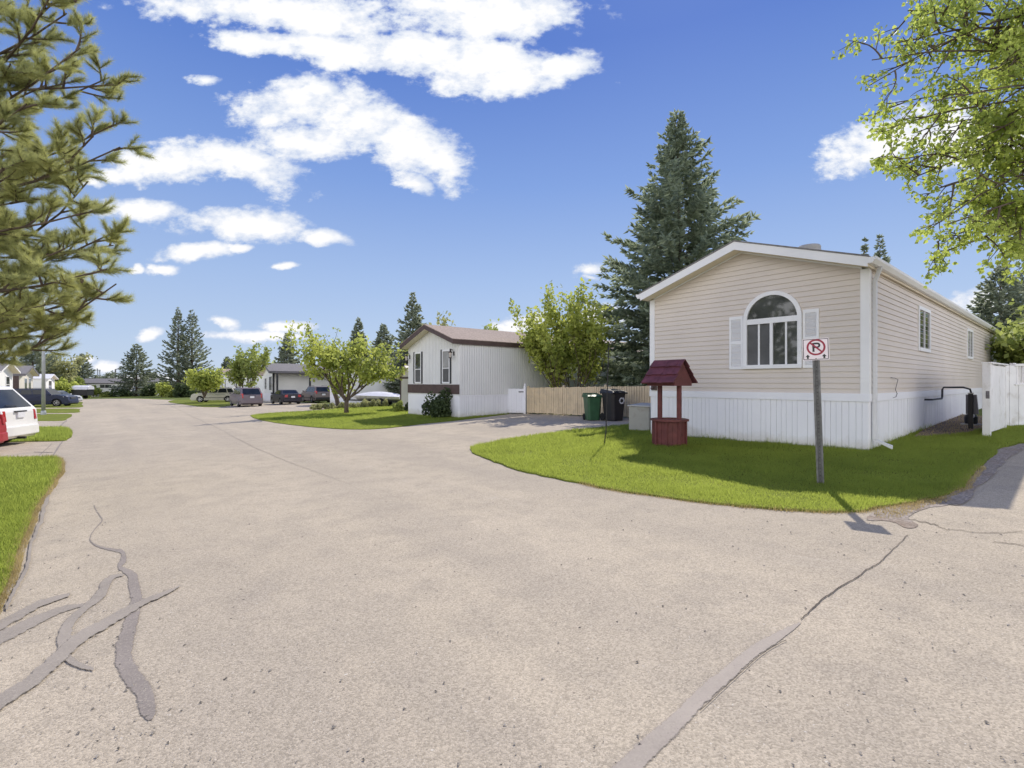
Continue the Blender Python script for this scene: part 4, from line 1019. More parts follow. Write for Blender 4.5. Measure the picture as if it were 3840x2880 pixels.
# ================================================================= wishing well
def well():
    c = G(2510, 1661); c = Vector((3.58, 11.1, gz(3.58)))
    fr0 = frame((c.x, c.y), U, N); g0 = c.z
    fr = lambda a, b, z: fr0(a, b, g0 + z)
    t = thing('wishing_well', 'red painted wooden wishing well with a shingled roof on the corner lawn', 'wishing well', c)
    n = 8; ra = .345; brl = MB(); off = math.pi / 8
    ring = [(ra * math.cos(off + 2 * math.pi * i / n), ra * math.sin(off + 2 * math.pi * i / n)) for i in range(n)]
    for i in range(n):
        p, q = Vector(ring[i]), Vector(ring[(i + 1) % n]); d = (q - p)
        for k in range(2):
            a = p + d * (k / 2 + .012); b2 = p + d * ((k + 1) / 2 - .012); inn = .93
            brl.hexa([fr(a.x, a.y, -.04), fr(b2.x, b2.y, -.04), fr(b2.x * inn, b2.y * inn, -.04), fr(a.x * inn, a.y * inn, -.04), fr(a.x, a.y, .565), fr(b2.x, b2.y, .565), fr(b2.x * inn, b2.y * inn, .565), fr(a.x * inn, a.y * inn, .565)])
    for i in range(n):
        p = Vector(ring[i]) * 1.02; s = .026
        brl.fbox(fr, p.x - s, p.x + s, p.y - s, p.y + s, -.04, .563)
    brl.build('barrel', M['red_wood'], t)
    rim = MB(); R2 = .425; ri = .27
    for i in range(n):
        a0 = off + 2 * math.pi * i / n; a1 = off + 2 * math.pi * (i + 1) / n
        o0, o1 = (R2 * math.cos(a0), R2 * math.sin(a0)), (R2 * math.cos(a1), R2 * math.sin(a1)); i0, i1 = (ri * math.cos(a0), ri * math.sin(a0)), (ri * math.cos(a1), ri * math.sin(a1))
        rim.hexa([fr(*o0, .566), fr(*o1, .566), fr(*i1, .566), fr(*i0, .566), fr(*o0, .615), fr(*o1, .615), fr(*i1, .615), fr(*i0, .615)])
    rim.build('rim', M['red_wood'], t)
    ins = MB(); ins.quad(*[fr(.3 * math.cos(2 * math.pi * i / n), .3 * math.sin(2 * math.pi * i / n), .25) for i in range(n)]); ins.build('well_floor', M['dark_hole'], t, recalc=False)
    for a in (-.245, .245):
        p = MB(); p.fbox(fr, a - .042, a + .042, -.042, .042, .2, 1.40); p.build('post', M['red_wood'], t, bevel=.006)
    # roof frame: gable boards and plates
    gb = MB()
    for a in (-.315, .315):
        s = 1 if a > 0 else -1
        gb.prism([fr(a, -.36, 1.36), fr(a, .36, 1.36), fr(a, .36, 1.45), fr(a, 0, 1.87), fr(a, -.36, 1.45)], [fr(a + .03 * s, -.36, 1.36), fr(a + .03 * s, .36, 1.36), fr(a + .03 * s, .36, 1.45), fr(a + .03 * s, 0, 1.87), fr(a + .03 * s, -.36, 1.45)])
    for bb in (-.36, .33): gb.fbox(fr, -.312, .312, bb, bb + .03, 1.36, 1.46)
    gb.build('roof_frame', M['red_wood'], t)
    tk = MB()
    for s in (-1, 1):
        for i in range(3):                                  # three overlapping courses
            f0, f1 = i / 3, (i + 1) / 3 + .05
            def pt(f, lift): b_ = s * (.48 * (1 - f)); z_ = 1.405 + (1.945 - 1.405) * f; return b_ + s * lift * .75, z_ + lift * .66
            b0, z0 = pt(f0, .055); b1, z1 = pt(min(f1, 1.0), .012)
            b2, z2 = pt(f0, .015); b3, z3 = pt(min(f1, 1.0), .0)
            e = .395 + (0.012 if i == 0 else 0)
            k = 6; r = random.Random(i + 10 * s)
            xs = [-e] + sorted(-e + 2 * e * (j + r.uniform(-.2, .2)) / k for j in range(1, k)) + [e]
            for x0, x1 in zip(xs[:-1], xs[1:]):
                dz = r.uniform(-.012, .006)
                tk.hexa([fr(x0 + .002, b2, z2 + dz), fr(x1 - .002, b2, z2 + dz), fr(x1 - .002, b3, z3), fr(x0 + .002, b3, z3), fr(x0 + .002, b0, z0 + dz), fr(x1 - .002, b0, z0 + dz), fr(x1 - .002, b1, z1), fr(x0 + .002, b1, z1)])
    tk.build('shingles', M['red_shingle'], t)
well()

# ================================================================= no parking sign
def sign():
    base = G(3078, 1818); top = P(3058, 1269, base.y); t = thing('no_parking_sign', 'square white no parking sign with a red ring on a leaning perforated steel post', 'road sign', base)
    ax = Vector((top.x - base.x, 0, top.z - base.z + .02)).normalized()
    e = Vector((0.80, -0.60, 0)).normalized()                # along the panel
    e = (e - ax * e.dot(ax)).normalized(); f = e.cross(ax)   # f points to the viewer side?
    if f.y > 0: f = -f
    def T(a, d, h): return base + e * a + f * d + ax * h
    hgt = (top - base).length
    p = MB()
    def bx(a0, a1, d0, d1, h0, h1, b=p): b.hexa([T(a0, d0, h0), T(a1, d0, h0), T(a1, d1, h0), T(a0, d1, h0), T(a0, d0, h1), T(a1, d0, h1), T(a1, d1, h1), T(a0, d1, h1)])
    bx(-.021, .021, -.002, .003, -.3, hgt - .03)            # web of the channel
    bx(-.024, -.021, -.002, .030, -.3, hgt - .03); bx(.021, .024, -.002, .030, -.3, hgt - .03)
    bx(-.044, -.024, .027, .030, -.3, hgt - .03); bx(.024, .044, .027, .030, -.3, hgt - .03)
    po = p.build('post', M['galv'], t)
    z = .08
    while z < hgt - .35:
        h = MB(); h.lathe([(.0065, 0), (.0065, .0006)], Matrix.Translation(T(0, .0031, z)) @ Matrix((e, ax, f)).transposed().to_4x4(), 8); z += .05
        h.build('bolt_hole', M['sign_black'], po)
    W2, H2, dz = .158, .150, .033; hc = hgt - .152
    def rrect(w, h_, r, k=5):
        o = []
        for cx, cy, a0 in ((w - r, h_ - r, 0), (-w + r, h_ - r, 90), (-w + r, -h_ + r, 180), (w - r, -h_ + r, 270)):
            for i in range(k + 1): a = R(a0 + 90 * i / k); o.append((cx + r * math.cos(a), cy + r * math.sin(a)))
        return o
    pl = MB(); o = rrect(W2, H2, .018)
    pl.prism([T(a, dz, hc + y) for a, y in o], [T(a, dz + .003, hc + y) for a, y in o])
    pn = pl.build('panel', M['sign_white'], t)
    sgn = 1
    # orient so that +a runs to the right in the picture
    def S(a, y, l=0): return T(a, dz + .0034 + l, hc + y)
    bd = MB(); o = rrect(W2 - .008, H2 - .008, .014); i_ = rrect(W2 - .0165, H2 - .0165, .009)
    for k in range(len(o)): k2 = (k + 1) % len(o); bd.quad(S(*o[k]), S(*o[k2]), S(*i_[k2]), S(*i_[k]))
    bd.build('border_line', M['sign_black'], pn, recalc=False)
    def stroke(b, pts, w, l):
        for (x0, y0), (x1, y1) in zip(pts[:-1], pts[1:]):
            d = Vector((x1 - x0, y1 - y0)).normalized(); q = Vector((-d.y, d.x)) * w / 2
            b.quad(S(x0 + q.x, y0 + q.y, l), S(x1 + q.x, y1 + q.y, l), S(x1 - q.x, y1 - q.y, l), S(x0 - q.x, y0 - q.y, l))
    pb = MB(); cx, cy = .004, .028; w = .025
    x = cx - .030
    pb.quad(S(x - w / 2, cy - .062, .0004), S(x + w / 2, cy - .062, .0004), S(x + w / 2, cy + .062, .0004), S(x - w / 2, cy + .062, .0004))
    n = 14; ro, ri = .038, .014; by = cy + .026
    pb.quad(S(x + w / 2, by + ri, .0004), S(x + .045, by + ri, .0004), S(x + .045, by + ro, .0004), S(x + w / 2, by + ro, .0004))
    pb.quad(S(x + w / 2, by - ro, .0004), S(x + .045, by - ro, .0004), S(x + .045, by - ri, .0004), S(x + w / 2, by - ri, .0004))
    for k in range(n):
        a0, a1 = -math.pi / 2 + math.pi * k / n, -math.pi / 2 + math.pi * (k + 1) / n
        pb.quad(S(x + .045 + ri * math.cos(a0), by + ri * math.sin(a0), .0004), S(x + .045 + ro * math.cos(a0), by + ro * math.sin(a0), .0004), S(x + .045 + ro * math.cos(a1), by + ro * math.sin(a1), .0004), S(x + .045 + ri * math.cos(a1), by + ri * math.sin(a1), .0004))
    pb.build('letter', M['sign_black'], pn, recalc=False)
    rg = MB(); n = 40; ro, ri = .112, .088
    for k in range(n):
        a0, a1 = 2 * math.pi * k / n, 2 * math.pi * (k + 1) / n
        rg.quad(S(cx + ri * math.cos(a0), cy + ri * math.sin(a0), .0009), S(cx + ro * math.cos(a0), cy + ro * math.sin(a0), .0009), S(cx + ro * math.cos(a1), cy + ro * math.sin(a1), .0009), S(cx + ri * math.cos(a1), cy + ri * math.sin(a1), .0009))
    stroke(rg, [(cx - .069, cy + .067), (cx + .069, cy - .067)], .021, .0012)
    rg.build('prohibition_ring', M['sign_red'], pn, recalc=False)
    for ax_ in (-.096, .098):
        a = MB(); y = -.100
        a.quad(S(ax_ - .011, y - .028, .0005), S(ax_ + .011, y - .028, .0005), S(ax_ + .011, y, .0005), S(ax_ - .011, y, .0005))
        a.quad(S(ax_ - .027, y, .0005), S(ax_ + .027, y, .0005), S(ax_, y + .032, .0005)); a.build('arrow', M['sign_black'], pn, recalc=False)
    for y in (.132, -.128):
        bo = MB(); bo.lathe([(.007, 0), (.006, .004)], Matrix.Translation(S(0, y, .0)) @ Matrix((e, ax, f)).transposed().to_4x4(), 10)
        bo.build('bolt', M['galv'], pn)
    return t
sign()

# ================================================================= utility box, pole, bins, fence
def utility_box():
    c = Vector((3.98, 14.55, 0)); g0 = gz(c.x)
    t = thing('utility_box', 'grey green metal utility box standing between the wishing well and the pickets', 'utility box', (c.x, c.y, g0))
    fr = frame((c.x, c.y), U, N)
    MB().fbox(fr, -.36, .36, -.34, .34, g0 - .05, g0 + .72).build('cabinet', M['utility'], t, bevel=.02)
    b = MB(); b.hexa([fr(-.39, -.37, g0 + .721), fr(.39, -.37, g0 + .721), fr(.39, .37, g0 + .721), fr(-.39, .37, g0 + .721), fr(-.38, -.36, g0 + .75), fr(.38, -.36, g0 + .75), fr(.38, .36, g0 + .80), fr(-.38, .36, g0 + .80)])
    b.build('lid', mat('utility_lid', (.46, .45, .41), .6, .08, 3), t)
utility_box()
pl = G(2265, 1670)
t = thing('garden_pole', 'thin black iron garden pole standing alone in the corner lawn', 'pole', pl)
b = MB(); b.tube([pl + Vector((0, 0, -.1)), pl + Vector((.03, 0, .23)), pl + Vector((.045, 0, .3)), pl + Vector((.09, 0, 1.7)), pl + Vector((.11, 0, 2.3))], [.013, .013, .014, .013, .010], 8)
b.build('rod', M['black_iron'], t, smooth=True)
b = MB(); b.tube([pl + Vector((.11, 0, 2.28)), pl + Vector((.13, .0, 2.40)), pl + Vector((.17, 0, 2.42)), pl + Vector((.19, 0, 2.36))], .009, 6); b.build('hook', M['black_iron'], t, smooth=True)

def wheelie_bin(label, c, rz, s, m, emblem):
    t = thing('wheeled_bin', label, 'bin', (c[0], c[1], gz(c[0])), rz=rz)
    w, d, h = .62 * s, .72 * s, 1.02 * s
    def prof(z): k = .78 + .22 * z / h; return w / 2 * k, d / 2 * k
    b = MB(); lv = [0.02, .15 * h, .5 * h, .86 * h, .93 * h]
    rings = []
    for z in lv:
        x, y = prof(z); c_ = .08 * s
        rings.append([(-x, -y + c_, z), (-x + c_, -y, z), (x - c_, -y, z), (x, -y + c_, z), (x, y - c_, z), (x - c_, y, z), (-x + c_, y, z), (-x, y - c_, z)])
    for r0, r1 in zip(rings[:-1], rings[1:]): b.prism([Vector(p) for p in r0], [Vector(p) for p in r1])
    b.build('body', M[m], t, local=True)
    b = MB(); x, y = w / 2 + .02, d / 2 + .02
    b.hexa([Vector((-x, -y, .93 * h)), Vector((x, -y, .93 * h)), Vector((x, y, .93 * h)), Vector((-x, y, .93 * h)), Vector((-x, -y, .97 * h)), Vector((x, -y, .97 * h)), Vector((x, y, .97 * h)), Vector((-x, y, .97 * h))]); b.build('collar', M[m], t, local=True, bevel=.01)
    b = MB(); b.hexa([Vector((-x, -y - .03, .972 * h)), Vector((x, -y - .03, .972 * h)), Vector((x, y, .972 * h)), Vector((-x, y, .972 * h)), Vector((-x * .86, -y * .8, 1.03 * h)), Vector((x * .86, -y * .8, 1.03 * h)), Vector((x * .9, y * .9, 1.10 * h)), Vector((-x * .9, y * .9, 1.10 * h))])
    b.tube([Vector((-x * .8, y, .98 * h)), Vector((-x * .8, y + .09, 1.0 * h)), Vector((x * .8, y + .09, 1.0 * h)), Vector((x * .8, y, .98 * h))], .018, 8)
    b.build('lid', M[m], t, local=True, bevel=.02)
    for sx in (-1, 1):
        b = MB(); b.lathe([(.06, -.03), (.13 * s, -.03), (.14 * s, 0), (.13 * s, .03), (.06, .03)], Matrix.Translation((sx * w * .42, d * .40, .13 * s)) @ Matrix.Rotation(R(90), 4, 'Y'), 16); b.build('wheel', M['rubber'], t, local=True)
    if emblem:
        e = MB()
        zc, yc = .70 * h, .10
        for k in range(3):                                 # ring of three chasing arrows on the side
            a0 = R(90 + 120 * k)
            pts = [(a0 + R(90) * j / 6) for j in range(7)]
            for p, q in zip(pts[:-1], pts[1:]):
                e.quad(*[Vector((yc + r_ * math.cos(a), -(prof(zc + r_ * math.sin(a))[1]) - .008, zc + r_ * math.sin(a))) for a, r_ in ((p, .075), (q, .075), (q, .12), (p, .12))])
            a = pts[-1]
            e.quad(*[Vector((yc + r_ * math.cos(b_), -(prof(zc + r_ * math.sin(b_))[1]) - .008, zc + r_ * math.sin(b_))) for b_, r_ in ((a, .05), (a, .145), (a + R(24), .0975))])
        e.build('emblem', M['plate'], t, local=True, recalc=False)
    return t
cb = G(2297, 1580)
wheelie_bin('large black wheeled bin with a white round emblem, standing against the pickets', (cb.x + .1, cb.y + .3), math.atan2(-.45, .9) + R(52), 1.06, 'bin_black', True)
wheelie_bin('narrow green wheeled bin standing beside the black one', (cb.x - .62, cb.y + .75), math.atan2(-.35, .9) + R(30), .93, 'bin_green', False)

def picket_fence():
    a = Vector((.72, 23.45, 0)); d = Vector((.648, -.762, 0)); n = Vector((.762, .648, 0)); Ln = 9.4
    t = thing('picket_fence', 'close-boarded pale cream picket wall between the two homes behind the bins', 'fence', (a.x, a.y, gz(a.x)))
    fr = frame(a, d, n); r = random.Random(11); b = MB(); x = 0
    while x < Ln:
        p = fr(x + .05, 0, 0); g0 = gz(p.x); h = 1.26 + r.uniform(-.012, .012); dz = r.uniform(0, .008)
        b.fbox(fr, x + .004, x + .100, -.010 - dz, .010, g0 + .06 + r.uniform(-.01, .02), g0 + h); x += .108 + r.uniform(0, .012)
    b.build('pickets', M['cedar'], t)
    for z in (.3, 1.0):
        q = MB(); p0, p1 = fr(0, .03, 0), fr(Ln, .03, 0)
        q.hexa([fr(0, .011, gz(p0.x) + z), fr(Ln, .011, gz(p1.x) + z), fr(Ln, .05, gz(p1.x) + z), fr(0, .05, gz(p0.x) + z), fr(0, .011, gz(p0.x) + z + .09), fr(Ln, .011, gz(p1.x) + z + .09), fr(Ln, .05, gz(p1.x) + z + .09), fr(0, .05, gz(p0.x) + z + .09)]); q.build('rail', M['cedar'], t)
    x = .0
    for k in range(5):
        q = MB(); p = fr(x, 0, 0); g0 = gz(p.x); q.fbox(fr, x - .045, x + .045, .052, .14, g0 - .1, g0 + 1.30)
        q.hexa([fr(x - .055, .045, g0 + 1.301), fr(x + .055, .045, g0 + 1.301), fr(x + .055, .15, g0 + 1.301), fr(x - .055, .15, g0 + 1.301), fr(x - .02, .08, g0 + 1.35), fr(x + .02, .08, g0 + 1.35), fr(x + .02, .11, g0 + 1.35), fr(x - .02, .11, g0 + 1.35)])
        q.build('fence_post', M['cedar'], t); x += 2.34
picket_fence()

def small_gate():
    a = Vector((-.36, 23.95, 0)); b_ = Vector((.66, 23.52, 0)); d = (b_ - a).normalized(); n = Vector((-d.y, d.x, 0)); L_ = (b_ - a).length
    fr = frame(a, d, n); g0 = gz(0)
    t = thing('garden_gate', 'white board gate with capped posts between the grey home and the pickets', 'gate', (a.x, a.y, g0))
    q = MB(); x = .11
    while x < L_ - .12: q.fbox(fr, x, x + .125, -.012, .012, g0 + .06, g0 + 1.23); x += .132
    q.build('boards', M['white_skirt'], t)
    q = MB()
    for z in (.25, 1.0): q.fbox(fr, .1, L_ - .1, .0125, .04, g0 + z, g0 + z + .09)
    q.build('gate_frame', M['white_skirt'], t)
    for x in (.05, L_ - .04):
        q = MB(); q.fbox(fr, x - .05, x + .05, -.05, .05, g0 - .1, g0 + 1.32); q.lathe([(.075, 1.321), (.075, 1.34), (.04, 1.36), (.05, 1.42), (.03, 1.48), (0.0, 1.5)], Matrix.Translation(fr(x, 0, g0)), 10); q.build('gate_post', M['white_skirt'], t)
    q = MB(); q.fbox(fr, L_ - .36, L_ - .1, -.03, -.0125, g0 + 1.06, g0 + 1.10); q.tube([fr(L_ - .3, -.03, g0 + 1.05), fr(L_ - .3, -.06, g0 + 1.09), fr(L_ - .24, -.06, g0 + 1.09), fr(L_ - .24, -.03, g0 + 1.05)], .009, 5); q.build('latch', M['black_iron'], t)
small_gate()

# ================================================================= right edge: open gate, fence, meter
def yard_gate():
    a = G(3699, 1641); b_ = G(3765, 1611); d = (b_ - a); L_ = d.length; d.normalize(); n = Vector((d.y, -d.x, 0))
    fr = frame(a, d, n); g0 = gz(a.x); t = thing('yard_gate', 'weathered white wooden yard gate swung open beside the beige home', 'gate', (a.x, a.y, g0))
    h = 1.67
    q = MB(); q.fbox(fr, .0, .09, -.07, .07, g0 - .02, g0 + h)
    q.fbox(fr, L_ - .1, L_, -.05, .05, g0 + .05, g0 + h - .01)
    q.fbox(fr, .09, L_ - .1, -.02, .02, g0 + .10, g0 + .20); q.fbox(fr, .09, L_ - .1, -.022, .022, g0 + h - .12, g0 + h - .03)
    q.build('gate_frame', M['white_paint'], t, bevel=.006)
    q = MB(); x = .09
    while x < L_ - .12: q.fbox(fr, x + .002, min(x + .14, L_ - .1), .021, .036, g0 + .16, g0 + h - .04); x += .143
    q.build('boards', M['white_paint'], t)
    q = MB(); q.fbox(fr, -.02, L_ + .02, -.08, .085, g0 + h + .001, g0 + h + .03); q.build('cap_rail', M['white_paint'], t)
    q = MB(); q.tube([fr(-.002, 0.02, g0 + .93), fr(-.03, 0.02, g0 + .95), fr(-.03, .02, g0 + 1.0), fr(-.002, .02, g0 + 1.02)], .01, 6); q.fbox(fr, -.008, -.0005, -.01, .05, g0 + .88, g0 + 1.05); q.build('latch', M['grey_trim'], t)
yard_gate()
def yard_fence():
    a = Vector((12.62, 12.75, 0)); b_ = Vector((16.8, 13.5, 0)); d = (b_ - a); L_ = d.length; d.normalize(); n = Vector((-d.y, d.x, 0)); fr = frame(a, d, n)
    t = thing('yard_fence', 'white board fence with a row of spindles on top at the right edge', 'fence', (a.x, a.y, gz(a.x)))
    q = MB(); x = 0.0; i = 0
    while x < L_:
        p = fr(x, 0, 0); g0 = gz(p.x); h = 1.62 if x < .62 else 1.10
        q.fbox(fr, x + .003, x + .146, -.01 - (i % 2) * .006, .012, g0 + .04, g0 + h); x += .15; i += 1
    q.build('boards', M['white_paint'], t)
    q = MB(); x = .68
    while x < L_: g0 = gz(fr(x, 0, 0).x); q.fbox(fr, x, x + .035, -.018, .017, g0 + 1.13, g0 + 1.60); x += .10
    q.build('spindles', M['white_paint'], t)
    for z0, z1, s in ((1.60, 1.66, .62), (1.10, 1.13, .62)):
        q = MB(); q.hexa([fr(s, -.035, gz(fr(s, 0, 0).x) + z0), fr(L_, -.035, gz(fr(L_, 0, 0).x) + z0), fr(L_, .04, gz(fr(L_, 0, 0).x) + z0), fr(s, .04, gz(fr(s, 0, 0).x) + z0), fr(s, -.035, gz(fr(s, 0, 0).x) + z1), fr(L_, -.035, gz(fr(L_, 0, 0).x) + z1), fr(L_, .04, gz(fr(L_, 0, 0).x) + z1), fr(s, .04, gz(fr(s, 0, 0).x) + z1)]); q.build('rail', M['white_paint'], t)
    for x in (-.06, .66, 2.6):
        q = MB(); g0 = gz(fr(x, 0, 0).x); q.fbox(fr, x - .045, x + .045, .013, .10, g0 - .1, g0 + 1.68); q.build('fence_post', M['white_paint'], t)
    for z in (1.3, .75, .35):
        q = MB(); g0 = gz(fr(.03, 0, 0).x); q.fbox(fr, .0, .10, -.03, -.017, g0 + z, g0 + z + .05); q.build('hinge', M['grey_trim'], t)
yard_fence()
def gas_meter():
    fr = frame(PA, U, N)
    c = fr(-.75, 6.9, 0); g0 = gz(c.x); t = thing('gas_meter', 'dark gas meter on a bent pipe coming out of the white skirting', 'gas meter', (c.x, c.y, g0))
    q = MB(); z1, z2 = 1.09, 1.40
    b0 = 5.0
    pts = [fr(-.01, b0, z1), fr(-.12, b0, z1), fr(-.16, b0 + .1, z1), fr(-.17, b0 + 1.25, z1), fr(-.17, b0 + 1.33, z1 + .05), fr(-.17, b0 + 1.35, z2 - .06), fr(-.19, b0 + 1.40, z2), fr(-.55, b0 + 1.75, z2), fr(-.68, b0 + 1.8, z2 - .05), fr(-.70, b0 + 1.8, z2 - .15), fr(-.70, b0 + 1.8, .75)]
    q.tube(pts, .024, 8); q.build('pipe', M['bin_black'], t, smooth=True)
    q = MB(); p = fr(-.70, b0 + 1.8, 0); q.lathe([(.04, .40), (.12, .40), (.14, .46), (.14, .60), (.10, .66), (.03, .68)], Matrix.Translation(p), 14); q.build('meter_body', M['car_black'], t)
    q = MB(); q.lathe([(.06, 0), (.06, .01)], Matrix.Translation(p + Vector((-.1, -.14, .63))) @ Matrix.Rotation(R(90), 4, 'X'), 12); q.build('dial', M['plate'], t)
    q = MB(); q.fbox(frame((p.x, p.y), U, N), -.2, .2, -.16, .16, g0 - .05, g0 + .06); q.build('pad', M['concrete'], t)
gas_meter()
mp = G(3640, 1612)
t = thing('meter_post', 'dark square post with a sloping box behind it in the side yard', 'post', mp)
frm = frame((mp.x, mp.y), U, N)
b = MB(); b.fbox(frm, -.045, .045, -.045, .045, mp.z - .1, mp.z + .92); b.build('post', M['black_iron'], t, bevel=.006)
b = MB(); b.hexa([frm(-.14, .06, mp.z + .40), frm(.10, .06, mp.z + .40), frm(.10, .16, mp.z + .40), frm(-.14, .16, mp.z + .40), frm(-.10, .06, mp.z + .9), frm(.10, .06, mp.z + .9), frm(.10, .16, mp.z + .9), frm(-.10, .16, mp.z + .9)]); b.build('box', M['grey_trim'], t)
b = MB(); b.fbox(frm, -.05, .05, -.05, .05, mp.z + .921, mp.z + .95); b.build('cap', M['utility'], t)

# ================================================================= lamp post, towers, poles
lp = G(163, 1556)
t = thing('lamp_post', 'tall grey steel lamp post on the left verge under the pine branches', 'lamp post', lp)
b = MB(); b.tube([lp + Vector((0, 0, .25)), lp + Vector((0, 0, 8.5))], [.115, .07], 14); b.build('pole', M['galv_pole'], t, smooth=True)
b = MB(); b.lathe([(.16, -.05), (.16, .12), (.14, .26), (.12, .30)], Matrix.Translation(lp), 14); b.build('base', M['galv_pole'], t)
b = MB(); b.tube([lp + Vector((0, 0, 8.4)), lp + Vector((.5, .2, 8.75)), lp + Vector((1.5, .6, 8.85))], .05, 8); b.build('arm', M['galv_pole'], t, smooth=True)
b = MB(); hp = lp + Vector((1.8, .72, 8.82)); b.lathe([(.05, .07), (.16, .02), (.17, -.03), (.1, -.08)], Matrix.Translation(hp) @ Matrix.Scale(2.0, 4, (1, 0, 0)), 12); b.build('lamp_head', M['grey_trim'], t)

for i, (px, top, w, lab) in enumerate([(366, 1384, 5, 'leftmost of the three thin refinery towers beyond the end of the street'), (374, 1386, 5, 'middle tower of the three, close beside the leftmost one'), (421, 1388, 4, 'slimmer tower standing right of the close pair of towers')]):
    Z = 420; p = P(px, 1470, Z); tp = P(px, top, Z)
    t = thing('refinery_tower', lab, 'tower', (p.x, p.y, p.z))
    r_ = w * Z / F / 2
    b = MB(); b.lathe([(r_, 0), (r_, (tp.z - p.z) * .7), (r_ * .75, (tp.z - p.z) * .72), (r_ * .75, tp.z - p.z)], Matrix.Translation(p), 10); b.build('column', M['stack'], t)
    b = MB(); b.lathe([(r_ * 1.3, 0), (r_ * 1.3, 1.0)], Matrix.Translation(p + Vector((0, 0, (tp.z - p.z) * .7))), 10); b.lathe([(r_ * 1.15, 0), (r_ * 1.15, .7)], Matrix.Translation(p + Vector((0, 0, (tp.z - p.z) * .93))), 10); b.build('platform', M['stack'], t)
p = P(433, 1490, 130); t = thing('street_light', 'distant dark street light with a short arm right of the refinery towers', 'street light', (p.x, p.y, p.z))
tp = P(433, 1384, 130)
b = MB(); b.tube([p, tp], [.24, .16], 8); b.build('pole', M['grey_trim'], t)
b = MB(); b.tube([tp + Vector((0, 0, -.1)), tp + Vector((.8, 0, .1))], .1, 6); b.fbox(lambda a, b_, z: tp + Vector((a, b_, z)), .6, 1.3, -.2, .2, -.1, .15); b.build('lamp_arm', M['grey_trim'], t)
